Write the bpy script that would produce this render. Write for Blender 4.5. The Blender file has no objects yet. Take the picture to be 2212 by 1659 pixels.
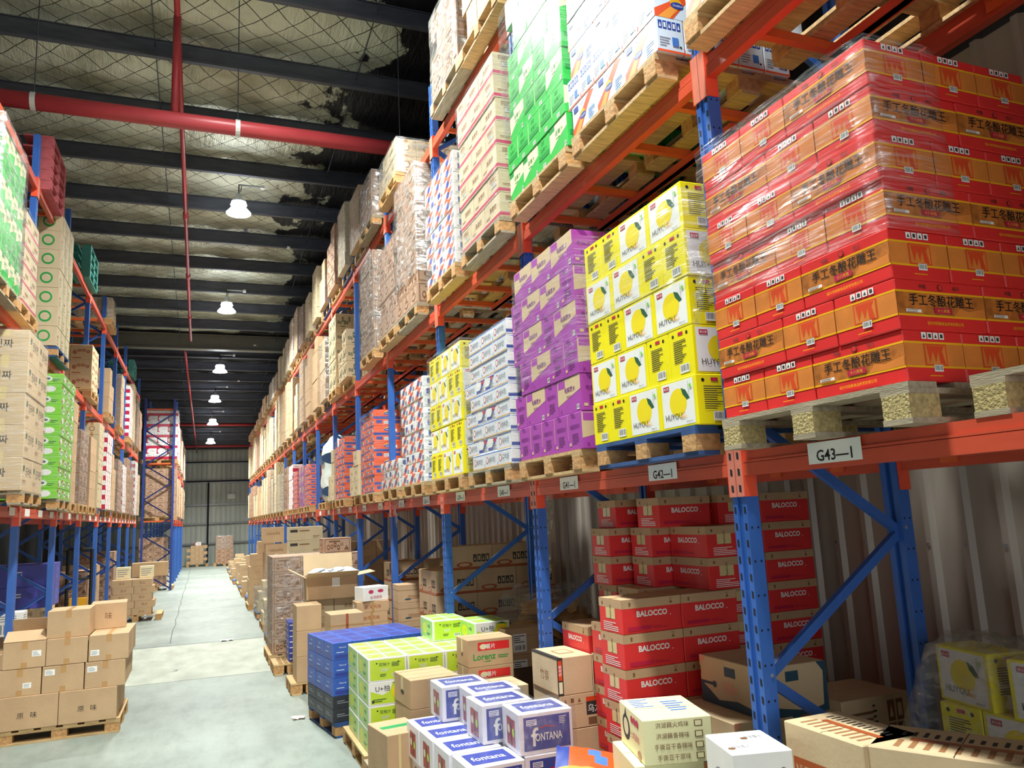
import bpy, math, random
from mathutils import Matrix, Vector, Quaternion
random.seed(7)
PI = math.pi
sc = bpy.context.scene
col = sc.collection
# ------------------------------------------------------------------ camera
CZ = 2.05
cd = bpy.data.cameras.new('camera'); cam = bpy.data.objects.new('camera', cd); col.objects.link(cam)
sc.camera = cam
YAW, PIT, ROL, F = .3831, .165, -.0471, 1673.5
f_ = Vector((math.sin(YAW)*math.cos(PIT), math.cos(YAW)*math.cos(PIT), math.sin(PIT)))
r_ = Vector((math.cos(YAW), -math.sin(YAW), 0)); u_ = r_.cross(f_)
r2 = math.cos(ROL)*r_ + math.sin(ROL)*u_; u2 = -math.sin(ROL)*r_ + math.cos(ROL)*u_
m = Matrix((r2, u2, -f_)).transposed().to_4x4(); m.translation = Vector((0, 0, CZ))
cam.matrix_world = m
cd.sensor_fit = 'HORIZONTAL'; cd.sensor_width = 36; cd.lens = F/2212*36; cd.clip_start = .05; cd.clip_end = 200
# ------------------------------------------------------------------ view, world
sc.view_settings.view_transform = 'Standard'; sc.view_settings.look = 'None'
sc.view_settings.gamma = 1; sc.view_settings.use_curve_mapping = False
sc.view_settings.exposure = 0.38
sc.cycles.use_denoising = True
sc.cycles.max_bounces = 8; sc.cycles.transparent_max_bounces = 24; sc.cycles.sample_clamp_indirect = 6
w = bpy.data.worlds.new('world'); sc.world = w; w.use_nodes = True
w.node_tree.nodes['Background'].inputs[0].default_value = (.75, .87, 1, 1)
w.node_tree.nodes['Background'].inputs[1].default_value = .42
# added fill light behind the camera, in front of a solid wall
def area(name, loc, rot, sx, sy, energy, color):
    l = bpy.data.lights.new(name, 'AREA'); l.shape = 'RECTANGLE'; l.size = sx; l.size_y = sy; l.energy = energy; l.color = color
    o = bpy.data.objects.new(name, l); col.objects.link(o); o.location = loc; o.rotation_euler = rot; return o
area('added_rear_fill', (-1.0, -7.5, 2.9), (PI/2, 0, 0), 6.5, 5.2, 290, (.93, .97, 1))
LAMPS = [(.55, 2.2), (.55, 7.6), (.55, 15.0), (.50, 20.9), (.47, 27.2), (.38, 31.8), (.36, 36.5), (.33, 41.5)]
LAMP_W = 310
def ceil_z(y): return 9.85 - .067*y
# ------------------------------------------------------------------ materials
def lin(h):
    h = h.lstrip('#'); c = [int(h[i:i+2], 16)/255 for i in (0, 2, 4)]
    return [x/12.92 if x <= .04045 else ((x+.055)/1.055)**2.4 for x in c] + [1]
MATS = {}
def mat(name, hexc, rough=.6, metal=0., var=.0, scale=8., bump=0., bscale=40., stretch=None, emit=None, spec=.5):
    if name in MATS: return MATS[name]
    mt = bpy.data.materials.new(name); mt.use_nodes = True; nt = mt.node_tree; b = nt.nodes['Principled BSDF']
    c = lin(hexc); b.inputs['Base Color'].default_value = c; b.inputs['Roughness'].default_value = rough
    b.inputs['Metallic'].default_value = metal; b.inputs['Specular IOR Level'].default_value = spec
    mt.diffuse_color = c
    if var or bump:
        tc = nt.nodes.new('ShaderNodeTexCoord'); mp = nt.nodes.new('ShaderNodeMapping'); nt.links.new(tc.outputs['Object'], mp.inputs[0])
        if stretch: mp.inputs['Scale'].default_value = stretch
    if var:
        n = nt.nodes.new('ShaderNodeTexNoise'); n.inputs['Scale'].default_value = scale; n.inputs['Detail'].default_value = 5
        nt.links.new(mp.outputs[0], n.inputs[0])
        r = nt.nodes.new('ShaderNodeValToRGB'); r.color_ramp.elements[0].position = .3; r.color_ramp.elements[1].position = .7
        r.color_ramp.elements[0].color = [x*(1-var) for x in c[:3]]+[1]; r.color_ramp.elements[1].color = [min(1, x*(1+var*.6)) for x in c[:3]]+[1]
        nt.links.new(n.outputs[0], r.inputs[0]); nt.links.new(r.outputs[0], b.inputs['Base Color'])
    if bump:
        n = nt.nodes.new('ShaderNodeTexNoise'); n.inputs['Scale'].default_value = bscale; nt.links.new(mp.outputs[0], n.inputs[0])
        bp = nt.nodes.new('ShaderNodeBump'); bp.inputs['Strength'].default_value = bump; bp.inputs['Distance'].default_value = .01
        nt.links.new(n.outputs[0], bp.inputs['Height']); nt.links.new(bp.outputs[0], b.inputs['Normal'])
    if emit:
        b.inputs['Emission Color'].default_value = lin(hexc); b.inputs['Emission Strength'].default_value = emit
    MATS[name] = mt; return mt
mat('kraft', '#c3a27c', .75, var=.13, scale=3, bump=.1)
mat('kraft_light', '#cfb690', .75, var=.1, scale=3, bump=.1)
mat('kraft_pink', '#b7957c', .7, var=.12, scale=3, bump=.1)
mat('kraft_pale', '#cdbb98', .72, var=.12, scale=3, bump=.1)
mat('tape', '#b98d58', .3, var=.06); mat('tape_pale', '#d8c48e', .3); mat('tape_red', '#a8552e', .35); mat('tape_green', '#1f9a5c', .35)
mat('red', '#e2302f', .38, var=.05); mat('balred', '#e23434', .45, var=.05)
mat('wine_orange', '#dc8238', .4, var=.18, scale=9); mat('wine_dark', '#c2722f', .4, var=.42, scale=26, bump=0)
mat('gold', '#f2b21c', .35); mat('stamp', '#dc4a22', .4); mat('stamp_ink', '#f0802e', .4)
mat('white', '#eeeeea', .5, var=.03); mat('paper', '#f4f2ec', .6); mat('milk', '#dfe3ea', .4, var=.05); mat('iceblue', '#dceaf6', .4, var=.03)
mat('grey_print', '#8d939c', .5); mat('dark_print', '#33302c', .6); mat('brown_print', '#7d5636', .7); mat('kraft_print', '#96683f', .7)
mat('yellow', '#f4e60a', .4, var=.04); mat('lemon', '#f3dc1a', .4); mat('leaf', '#1f5a3c', .5); mat('crimson', '#c01f45', .45)
mat('purple', '#a845ab', .4, var=.06); mat('purple_dark', '#7c2b86', .4); mat('blue_print', '#28439c', .4); mat('sky_print', '#4d7fd0', .4)
mat('orange', '#ef5a24', .4, var=.05); mat('orange_pale', '#f8a13c', .4); mat('green', '#3fbf55', .38, var=.06); mat('green_dark', '#2a9a48', .38, var=.05)
mat('cream', '#e6e0b8', .5); mat('cream_box', '#efe9b4', .5, var=.03); mat('pinkband', '#c23a63', .45)
mat('lime', '#c6e23c', .38, var=.05); mat('lime_soft', '#a9d671', .38, var=.06); mat('lime_bright', '#7ed321', .38, var=.08)
mat('navy', '#3b4aa0', .35, var=.06); mat('navy_dark', '#26305f', .4, var=.08); mat('charcoal', '#30343f', .45, var=.1); mat('pool', '#3f63c0', .4, var=.08)
mat('lilac_white', '#e9e6ee', .35, var=.04); mat('can_red', '#b02a30', .3, var=.5, scale=30); mat('can_gap', '#5b3b36', .4)
mat('teal_print', '#2c4d5e', .5); mat('salmon', '#e59a7c', .5); mat('violet', '#4a4aa8', .4, var=.06)
mat('wood', '#c9a877', .8, var=.3, scale=6, stretch=(1, 8, 8), bump=.3); mat('wood_grey', '#a5987f', .85, var=.3, scale=6, stretch=(8, 1, 8), bump=.3)
mat('wood_block', '#c29460', .85, var=.3, scale=30, bump=.5); mat('chip_block', '#b3a06c', .9, var=.35, scale=60, bump=.8, bscale=90)
mat('pallet_blue', '#2f5288', .7, var=.25, scale=8); mat('pallet_red', '#b5565c', .7, var=.2); mat('pallet_teal', '#3f8a80', .7)
mat('rack_blue', '#3563b2', .38, var=.1, scale=5); mat('rack_navy', '#2a3d86', .4, var=.1, scale=5); mat('hole', '#0c1020', .8)
mat('beam', '#cf5238', .42, var=.16, scale=5, stretch=(1, .6, 3)); mat('connector', '#ea5638', .42, var=.06); mat('conn_plate', '#d8806c', .45, var=.1)
mat('bar_orange', '#dd6330', .45, var=.08); mat('bolt', '#b9bec4', .35, metal=.8)
mat('pipe', '#b03c42', .4, var=.1, scale=2); mat('pipe_clip', '#d8d8d4', .5)
mat('purlin', '#4b4f58', .5, var=.25, scale=3, metal=.2, stretch=(1, 4, 4)); mat('rafter', '#6c6d62', .55, var=.1)
mat('shade', '#dfe3e6', .35, metal=.5); mat('lens', '#f2f7ff', .3, emit=26); mat('upper_lens', '#eef5ff', .3, emit=7)
mat('cable', '#1c1c1e', .6); mat('steel', '#8f9496', .4, metal=.6, var=.1)
mat('bag_white', '#dfe8e2', .35, var=.1, bump=.5, bscale=12); mat('bag_print', '#2e4f78', .5); mat('bread', '#b58a4a', .45, var=.3, scale=14, bump=.5, bscale=16)
mat('yellow_paint', '#e0a018', .5); mat('black', '#141417', .5)

def film_mat(name, density, tint='#ffffff', streak=(2, 2, 9), peak=4.2):
    mt = bpy.data.materials.new(name); mt.use_nodes = True; nt = mt.node_tree; nt.nodes.clear(); N = nt.nodes.new; L = nt.links.new
    out = N('ShaderNodeOutputMaterial'); mx = N('ShaderNodeMixShader'); mx2 = N('ShaderNodeMixShader')
    tr = N('ShaderNodeBsdfTransparent'); gl = N('ShaderNodeBsdfGlossy'); df = N('ShaderNodeBsdfDiffuse')
    tr.inputs[0].default_value = (.96, .96, .96, 1); gl.inputs['Roughness'].default_value = .16; df.inputs[0].default_value = lin(tint)
    tc = N('ShaderNodeTexCoord'); mp = N('ShaderNodeMapping'); mp.inputs['Scale'].default_value = streak; mp.inputs['Rotation'].default_value = (.28, .05, .1); L(tc.outputs['Object'], mp.inputs[0])
    n = N('ShaderNodeTexNoise'); n.inputs['Scale'].default_value = 3.2; n.inputs['Detail'].default_value = 6; n.inputs['Distortion'].default_value = .8; L(mp.outputs[0], n.inputs[0])
    bp = N('ShaderNodeBump'); bp.inputs['Strength'].default_value = 1; bp.inputs['Distance'].default_value = .03; L(n.outputs[0], bp.inputs['Height']); L(bp.outputs[0], gl.inputs['Normal'])
    rp = N('ShaderNodeValToRGB'); rp.color_ramp.elements[0].position = .47; rp.color_ramp.elements[1].position = .70
    rp.color_ramp.elements[0].color = (density,)*3+(1,); rp.color_ramp.elements[1].color = (min(1, density*peak),)*3+(1,)
    L(n.outputs[0], rp.inputs[0])
    mx2.inputs[0].default_value = .55; L(gl.outputs[0], mx2.inputs[1]); L(df.outputs[0], mx2.inputs[2])
    L(rp.outputs[0], mx.inputs[0]); L(tr.outputs[0], mx.inputs[1]); L(mx2.outputs[0], mx.inputs[2]); L(mx.outputs[0], out.inputs[0])
    MATS[name] = mt; return mt
film_mat('film', .04, '#f2f4f6', (1.4, 1.4, 30), 8); film_mat('film_thick', .19, '#b6b6b2', (2, 2, 6)); film_mat('film_soft', .12, '#d4d4d0', (3, 3, 6)); film_mat('film_cloud', .07, '#f4f5f8', (4, 4, 2), 3)
# ------------------------------------------------------------------ mesh builder
_txt = {}
def text_mesh(s, bold=0.):
    if any(ord(ch) > 0x2e80 for ch in s): bold = min(bold, .006)
    k = (s, bold)
    if k not in _txt:
        c = bpy.data.curves.new('t', 'FONT'); c.body = s; c.size = 1; c.align_x = 'CENTER'; c.align_y = 'CENTER'; c.resolution_u = 2; c.offset = bold
        o = bpy.data.objects.new('t', c); col.objects.link(o)
        dg = bpy.context.evaluated_depsgraph_get(); me = bpy.data.meshes.new_from_object(o.evaluated_get(dg))
        vs = [v.co.copy() for v in me.vertices]; fs = [tuple(p.vertices) for p in me.polygons]
        xs = [v.x for v in vs] or [0]; ys = [v.y for v in vs] or [0]
        cx, cy = (min(xs)+max(xs))/2, (min(ys)+max(ys))/2
        _txt[k] = ([(v.x-cx, v.y-cy) for v in vs], fs, (max(xs)-min(xs)) or 1, (max(ys)-min(ys)) or 1)
        bpy.data.objects.remove(o); bpy.data.curves.remove(c); bpy.data.meshes.remove(me)
    return _txt[k]
class MB:
    def __init__(s): s.v = []; s.f = []; s.m = []; s.ms = []
    def mi(s, name):
        if name not in s.ms: s.ms.append(name)
        return s.ms.index(name)
    def poly(s, pts, m): 
        i = len(s.v); s.v += [tuple(p) for p in pts]; s.f.append(tuple(range(i, i+len(pts)))); s.m.append(s.mi(m))
    def box(s, x0, y0, z0, x1, y1, z1, m, M=None):
        P = [(x0,y0,z0),(x1,y0,z0),(x1,y1,z0),(x0,y1,z0),(x0,y0,z1),(x1,y0,z1),(x1,y1,z1),(x0,y1,z1)]
        if M: P = [tuple(M @ Vector(p)) for p in P]
        i = len(s.v); s.v += P; k = s.mi(m)
        for q in ((0,3,2,1),(4,5,6,7),(0,1,5,4),(1,2,6,5),(2,3,7,6),(3,0,4,7)): s.f.append(tuple(i+a for a in q)); s.m.append(k)
    def bbox(s, w, d, h, m, b=.004):
        """a box with softened edges, centred in x and y, standing on z 0"""
        X, Y = w/2, d/2; L = [(0, b), (b, 0), (h-b, 0), (h, b)]; i = len(s.v); k = s.mi(m)
        for z, q in L: 
            a, c = X-q, Y-q
            s.v += [(-a+b, -c, z), (a-b, -c, z), (a, -c+b, z), (a, c-b, z), (a-b, c, z), (-a+b, c, z), (-a, c-b, z), (-a, -c+b, z)]
        for r in range(3):
            for j in range(8): s.f.append((i+r*8+j, i+r*8+(j+1) % 8, i+r*8+8+(j+1) % 8, i+r*8+8+j)); s.m.append(k)
        s.f.append(tuple(i+7-j for j in range(8))); s.m.append(k); s.f.append(tuple(i+24+j for j in range(8))); s.m.append(k)
    def tube(s, a, b, r, m, n=10, r2=None, caps=True):
        a, b = Vector(a), Vector(b); d = (b-a).normalized(); t = Vector((0,0,1)) if abs(d.z) < .9 else Vector((1,0,0)); u = d.cross(t).normalized(); w_ = d.cross(u)
        i = len(s.v); k = s.mi(m); r2 = r if r2 is None else r2
        for p, rr in ((a, r), (b, r2)):
            for j in range(n): q = p + (u*math.cos(2*PI*j/n)+w_*math.sin(2*PI*j/n))*rr; s.v.append(tuple(q))
        for j in range(n): s.f.append((i+j, i+(j+1) % n, i+n+(j+1) % n, i+n+j)); s.m.append(k)
        if caps: s.f.append(tuple(i+n-1-j for j in range(n))); s.m.append(k); s.f.append(tuple(i+n+j for j in range(n))); s.m.append(k)
    def lathe(s, prof, m, n=28, c=(0, 0, 0)):
        i = len(s.v); k = s.mi(m)
        for r, z in prof:
            for j in range(n): s.v.append((c[0]+r*math.cos(2*PI*j/n), c[1]+r*math.sin(2*PI*j/n), c[2]+z))
        for q in range(len(prof)-1):
            for j in range(n): s.f.append((i+q*n+j, i+q*n+(j+1) % n, i+q*n+n+(j+1) % n, i+q*n+n+j)); s.m.append(k)
    def text(s, t, O, U, V, Nn, size, m, maxw=None, bold=0., lift=.0008, yscale=1):
        vs, fs, tw, th = text_mesh(t, bold); sx = size
        if maxw and tw*size > maxw: sx = maxw/tw
        i = len(s.v); k = s.mi(m)
        for x, y in vs: s.v.append(tuple(O + U*(x*sx) + V*(y*size*yscale) + Nn*lift))
        for f in fs: s.f.append(tuple(i+a for a in f)); s.m.append(k)
    def mesh(s, name):
        me = bpy.data.meshes.new(name); me.from_pydata(s.v, [], s.f)
        for n in s.ms: me.materials.append(MATS[n])
        me.polygons.foreach_set('material_index', s.m); me.update(); return me
    def build(s, name, parent=None, loc=None, rz=0, smooth=False):
        me = s.mesh(name)
        if smooth: me.polygons.foreach_set('use_smooth', [True]*len(me.polygons))
        o = bpy.data.objects.new(name, me); col.objects.link(o)
        if parent: o.parent = parent
        if loc: o.location = loc
        o.rotation_euler[2] = rz; return o
def tag(o, label=None, cat=None, group=None, kind=None):
    if label: o['label'] = label
    if cat: o['category'] = cat
    if group: o['group'] = group
    if kind: o['kind'] = kind
    return o
def empty(name, loc=(0,0,0), rz=0):
    o = bpy.data.objects.new(name, None); col.objects.link(o); o.location = loc; o.rotation_euler[2] = rz; o.empty_display_size = .1; return o
def copy_tree(o, parent=None):
    c = o.copy(); col.objects.link(c); c.parent = parent
    for ch in list(o.children): copy_tree(ch, c)
    return c
# faces of a box w x d x h standing on z 0: origin, U (to a viewer's right), V (up), normal, sizes
def face(w, d, h, f):
    X, Y, Z = Vector((1,0,0)), Vector((0,1,0)), Vector((0,0,1))
    return {'f': (Vector((-w/2,-d/2,0)), X, Z, -Y, w, h), 'b': (Vector((w/2,d/2,0)), -X, Z, Y, w, h),
            'l': (Vector((-w/2,d/2,0)), -Y, Z, -X, d, h), 'r': (Vector((w/2,-d/2,0)), Y, Z, X, d, h),
            't': (Vector((-w/2,-d/2,h)), X, Y, Z, w, d)}[f]
def art(mb, w, d, h, faces, items):
    for fc in faces:
        O, U, V, N, fw, fh = face(w, d, h, fc)
        for li, it in enumerate(items):
            k = it[0]; lf = .0006 + .00035*li
            P = lambda u, v: O + U*(u*fw) + V*(v*fh) + N*lf
            if k == 'r': _, a, b, c, e, mm = it; mb.poly([P(a,b), P(c,b), P(c,e), P(a,e)], mm)
            elif k == 'p': mb.poly([P(u, v) for u, v in it[1]], it[2])
            elif k == 'e':
                _, u, v, ru, rv, mm = it; mb.poly([P(u+ru*math.cos(2*PI*j/20), v+rv*math.sin(2*PI*j/20)) for j in range(20)], mm)
            elif k == 't':
                _, s, u, v, sz, mm = it[:6]; mw = it[6]*fw if len(it) > 6 and it[6] else None; bold = it[7] if len(it) > 7 else 0; rot = it[8] if len(it) > 8 else 0
                u_, v_ = (U, V) if not rot else ((V, -U) if rot == 90 else ((-V, U) if rot == -90 else (-U, -V)))
                if rot in (90, -90): mw = it[6]*fh if len(it) > 6 and it[6] else None
                mb.text(s, P(u, v), u_, v_, N, sz*fh, mm, mw, bold, 0)
            elif k == 'lines':   # rows of small print
                _, a, b, c, e, n, mm = it; rr = random.Random(int(a*100)+n)
                for q in range(n):
                    t = b+(e-b)*(q+.2)/n; x_ = a+(c-a)*rr.uniform(.55, 1); mb.poly([P(a,t), P(x_,t), P(x_,t+(e-b)/n*.4), P(a,t+(e-b)/n*.4)], mm)
            elif k == 'bar':     # barcode on a white patch
                _, a, b, c, e = it; mb.poly([P(a,b), P(c,b), P(c,e), P(a,e)], 'white'); rr = random.Random(3)
                for q in range(9):
                    x = a+(c-a)*(.08+.1*q); wd = (c-a)*rr.uniform(.03, .07); z = N*.0003
                    mb.poly([P(x,b+(e-b)*.2)+z, P(x+wd,b+(e-b)*.2)+z, P(x+wd,e-(e-b)*.1)+z, P(x,e-(e-b)*.1)+z], 'dark_print')
            elif k == 'icons':   # row of handling marks
                _, a, b, c, e, n, bgm, fgm = it
                for q in range(n):
                    x0 = a+(c-a)*q/n; x1 = x0+(c-a)/n*.82; z = N*.0003
                    mb.poly([P(x0,b), P(x1,b), P(x1,e), P(x0,e)], bgm); xm = (x0+x1)/2; ym = (b+e)/2; dx = (x1-x0)*.28; dy = (e-b)*.3
                    mb.poly([P(xm-dx,ym-dy)+z, P(xm+dx,ym-dy)+z, P(xm+(dx if q % 2 else 0),ym+dy)+z, P(xm-(dx if q % 2 else 0)-.0001,ym+dy)+z], fgm)
# ------------------------------------------------------------------ carton kinds: name -> (w, d, h, builder)
KIND = {}
def kind(name, w, d, h, base, specs, seam=True, tape=None, bevel=.004, phrase=None, cat='carton'):
    KIND[name] = dict(w=w, d=d, h=h, base=base, specs=specs, seam=seam, tape=tape, bevel=bevel, phrase=phrase or name.replace('_', ' '), cat=cat, mesh={})
def kmesh(name, variant=0):
    K = KIND[name]
    if variant not in K['mesh']:
        w_, d_, h_ = K['w'], K['d'], K['h']; mb = MB(); mb.bbox(w_, d_, h_, K['base'], K['bevel'])
        if K['seam']: art(mb, w_, d_, h_, 't', [('r', 0, .497, 1, .503, 'dark_print')])
        if K['tape']:
            t = K['tape']; art(mb, w_, d_, h_, 't', [('r', 0, .42, 1, .58, t)]); art(mb, w_, d_, h_, 'lr', [('r', .42, .78, .58, 1, t), ('r', .42, 0, .58, .2, t)])
        for faces, items in K['specs']: art(mb, w_, d_, h_, faces, items)
        K['mesh'][variant] = mb.mesh(name)
    return K['mesh'][variant]
LINES = [('r', 0, .74, 1, .78, 'gold'), ('r', 0, .27, 1, .31, 'gold')]
kind('wine_carton', .42, .275, .178, 'red', [
    ('fb', [('r', 0, .31, 1, .74, 'wine_dark')]+LINES+[('p', [(.62, .31), (.99, .31), (.99, .5), (.8, .42), (.7, .47)], 'wine_orange'),
        ('t', '手工冬酿花雕王', .5, .60, .25, 'black', .8, .025), ('t', '中国', .30, .87, .095, 'dark_print', .14, .01), ('e', .5, .87, .03, .065, 'dark_print'), ('e', .5, .87, .023, .052, 'red'), ('t', '绍兴', .68, .87, .095, 'dark_print', .14, .01),
        ('r', .40, .34, .60, .46, 'crimson'), ('t', '十八年陈', .5, .40, .085, 'gold', .19, .01), ('r', .08, .34, .25, .40, 'white'), ('lines', .09, .34, .24, .40, 2, 'brown_print'),
        ('t', '绍兴市陈酿食品商贸有限公司', .5, .14, .075, 'gold', .5, .008)]),
    ('lr', [('r', 0, .31, 1, .74, 'wine_orange')]+LINES+[('r', .32, .31, .70, .74, 'stamp'), ('r', .34, .34, .68, .71, 'wine_orange'), ('p', [(.36, .70), (.66, .70), (.62, .6), (.66, .34), (.57, .36), (.55, .6), (.5, .38), (.46, .6), (.40, .36)], 'stamp'),
        ('icons', .30, .83, .70, .96, 4, 'white', 'dark_print'), ('bar', .45, .20, .60, .33), ('lines', .36, .10, .62, .14, 1, 'gold')])], phrase='red wine carton')
kind('lemon_carton', .315, .205, .243, 'yellow', [
    ('fb', [('r', .06, .05, .93, .95, 'white'), ('e', .50, .52, .235, .285, 'lemon'), ('p', [(.60, .80), (.72, .74), (.82, .56), (.74, .54), (.64, .66)], 'leaf'), ('r', .12, .80, .28, .90, 'crimson'), ('t', '真公道', .20, .85, .06, 'white', .13, .01),
        ('t', 'HUYOU', .36, .25, .17, 'dark_print', .46), ('t', 'JUICE', .62, .31, .06, 'gold', .2), ('t', '胡柚汁', .63, .22, .08, 'gold', .22, .01), ('t', '500ml×15', .78, .10, .05, 'dark_print', .2), ('e', .86, .80, .025, .045, 'lime_bright'), ('lines', .80, .62, .83, .9, 7, 'grey_print')]),
    ('lr', [('e', .2, .88, .045, .038, 'black'), ('e', .78, .88, .045, .038, 'black'), ('r', .42, .86, .62, .93, 'crimson'), ('lines', .2, .3, .8, .78, 11, 'dark_print'), ('bar', .42, .08, .8, .26)])], phrase='yellow lemon carton')
kind('purple_carton', .33, .20, .235, 'purple', [
    ('fb', [('p', [(0, .28), (1, .60), (1, 1), (0, .96)], 'kraft_light'), ('r', .03, .74, .34, .95, 'purple'), ('t', '电解质水', .55, .66, .17, 'purple_dark', .7, .02), ('t', '果味饮料', .5, .47, .08, 'purple_dark', .4), ('bar', .82, .06, .93, .2), ('t', 'X', .12, .12, .15, 'purple_dark')]),
    ('lr', [('p', [(.2, .99), (.45, .99), (.6, .85), (.35, .85)], 'purple_dark'), ('t', '电解质水', .52, .62, .15, 'purple_dark', .8, .02), ('lines', .3, .15, .75, .45, 6, 'purple_dark'), ('r', .1, .12, .24, .2, 'kraft_light')])], phrase='purple drink carton')
kind('milk_carton', .30, .22, .125, 'milk', [
    ('fb', [('r', 0, .9, 1, .97, 'sky_print'), ('e', .2, .5, .09, .24, 'crimson'), ('e', .2, .5, .06, .17, 'white'), ('t', '纯牛奶', .58, .5, .42, 'grey_print', .5, .02), ('r', 0, .02, 1, .07, 'gold')]),
    ('lr', [('p', [(0, .1), (.5, .1), (.8, .6), (1, .9), (0, .9)], 'blue_print'), ('p', [(0, .3), (.4, .3), (.7, .8), (0, .9)], 'white'), ('r', .55, .62, .85, .85, 'crimson'), ('lines', .5, .1, .95, .5, 4, 'grey_print')])], phrase='white milk carton')
kind('malt_carton', .33, .17, .20, 'iceblue', [
    ('fb', [('p', [(.0, 0), (.34, 0), (.62, .55), (.9, .9), (.72, 1), (.4, .6), (0, .22)], 'orange'), ('p', [(.06, 0), (.28, 0), (.5, .4), (.3, .35)], 'orange_pale'), ('e', .42, .50, .11, .13, 'gold'), ('e', .44, .42, .12, .1, 'blue_print'), ('t', 'Ovaltine', .45, .42, .09, 'white', .2),
        ('r', .08, .72, .26, .9, 'blue_print'), ('lines', .66, .08, .92, .45, 5, 'sky_print'), ('lines', .34, .82, .55, .92, 2, 'grey_print')]),
    ('lr', [('icons', .08, .66, .92, .9, 5, 'blue_print', 'white'), ('lines', .1, .15, .5, .45, 4, 'grey_print'), ('e', .85, .2, .04, .03, 'black'), ('r', 0, 0, 1, .06, 'orange'), ('r', .55, .2, .78, .45, 'sky_print')])], phrase='white malt carton')
kind('malt_pack', .33, .24, .112, 'white', [
    ('fb', [('p', [(0, 0), (.4, 0), (.9, 1), (.5, 1)], 'orange'), ('e', .45, .5, .14, .3, 'blue_print'), ('r', .7, .1, .95, .5, 'grey_print')]),
    ('lr', [('r', .2, .3, .6, .8, 'blue_print'), ('r', .7, .1, .9, .4, 'orange'), ('lines', .1, .1, .5, .3, 2, 'grey_print')])], phrase='white snack carton')
kind('orange_carton', .34, .24, .112, 'orange', [
    ('fb', [('r', 0, 0, 1, .16, 'blue_print'), ('e', .6, .6, .17, .26, 'gold'), ('e', .62, .52, .2, .2, 'blue_print'), ('t', 'Ovaltine', .62, .52, .22, 'white', .34), ('p', [(.84, .3), (.97, .3), (.95, .6), (.86, .66)], 'white')]),
    ('lr', [('r', 0, .85, 1, 1, 'blue_print'), ('r', .15, .3, .5, .7, 'blue_print'), ('r', .6, .25, .92, .6, 'white'), ('lines', .62, .3, .9, .55, 3, 'dark_print')])], phrase='orange malt carton')
kind('green_carton', .265, .2, .235, 'green', [
    ('fb', [('p', [(0, .25), (.5, .48), (1, .62), (1, 1), (0, 1)], 'cream'), ('r', .0, .82, .3, 1, 'green_dark'), ('t', '佰草汁', .55, .68, .17, 'green_dark', .6, .02), ('lines', .36, .5, .62, .56, 1, 'green_dark'), ('bar', .84, .06, .95, .2)]),
    ('lr', [('t', '佰草汁', .5, .62, .15, 'green_dark', .8, .02), ('lines', .3, .78, .7, .92, 2, 'green_dark'), ('bar', .4, .06, .62, .18), ('r', .1, .35, .9, .5, 'green_dark')])], phrase='green drink carton')
kind('banded_carton', .36, .25, .205, 'kraft_pale', [
    ('fb', [('r', 0, .06, 1, .2, 'pinkband'), ('t', '燕麦奶', .55, .6, .26, 'kraft_print', .6, .02), ('lines', .1, .3, .4, .42, 2, 'kraft_print')]),
    ('lr', [('r', 0, .06, 1, .2, 'pinkband'), ('r', .3, .4, .8, .42, 'brown_print'), ('r', .3, .6, .8, .62, 'brown_print'), ('bar', .35, .43, .75, .58), ('lines', .2, .7, .8, .9, 4, 'kraft_print')])], phrase='pink-banded kraft carton')
FR = [('r', .05, .06, .95, .10, 'brown_print'), ('r', .05, .90, .95, .94, 'brown_print'), ('r', .05, .06, .07, .94, 'brown_print'), ('r', .93, .06, .95, .94, 'brown_print')]
def swirl(x0, x1, n, mt, sd=1):
    rr = random.Random(sd); o = []
    for q in range(n):
        x = x0+(x1-x0)*(q+.5)/n; a = rr.uniform(.35, .65); o.append(('e', x, a, (x1-x0)/n*.46, rr.uniform(.1, .2), mt)); o.append(('e', x, a, (x1-x0)/n*.26, rr.uniform(.03, .1), 'kraft_pink'))
    return o
kind('tomato_carton', .44, .33, .235, 'kraft_pink', [('fb', FR+swirl(.12, .72, 5, 'brown_print')+[('p', [(.74, .2), (.92, .2), (.83, .5)], 'brown_print'), ('r', .2, .74, .6, .82, 'brown_print')]),
    ('lr', FR+[('e', .5, .42, .26, .2, 'brown_print'), ('e', .5, .42, .2, .14, 'kraft_pink'), ('p', [(.36, .5), (.64, .5), (.58, .72), (.5, .6), (.42, .72)], 'brown_print'), ('t', '番茄', .5, .8, .13, 'brown_print', .5)])], phrase='framed kraft carton')
kind('vine_carton', .40, .30, .27, 'kraft_light', [('fblr', swirl(.1, .9, 6, 'leaf', 4)+[('lines', .3, .1, .8, .2, 1, 'leaf')])], phrase='leaf-printed kraft carton')
KP = [('t', '食品', .5, .55, .25, 'kraft_print', .4, .01), ('lines', .1, .1, .4, .25, 2, 'kraft_print')]
kind('kraft_carton', .36, .27, .225, 'kraft_pale', [('fb', KP), ('lr', [('e', .5, .5, .18, .22, 'kraft_print'), ('e', .5, .5, .12, .15, 'kraft_pale')])], phrase='kraft carton', tape='tape')
kind('plain_carton', .38, .28, .30, 'kraft', [('fb', [('t', '↑ ↑', .5, .5, .2, 'kraft_print', .3)]), ('lr', [('lines', .3, .3, .7, .4, 2, 'kraft_print')])], phrase='plain kraft carton', tape='tape')
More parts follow.
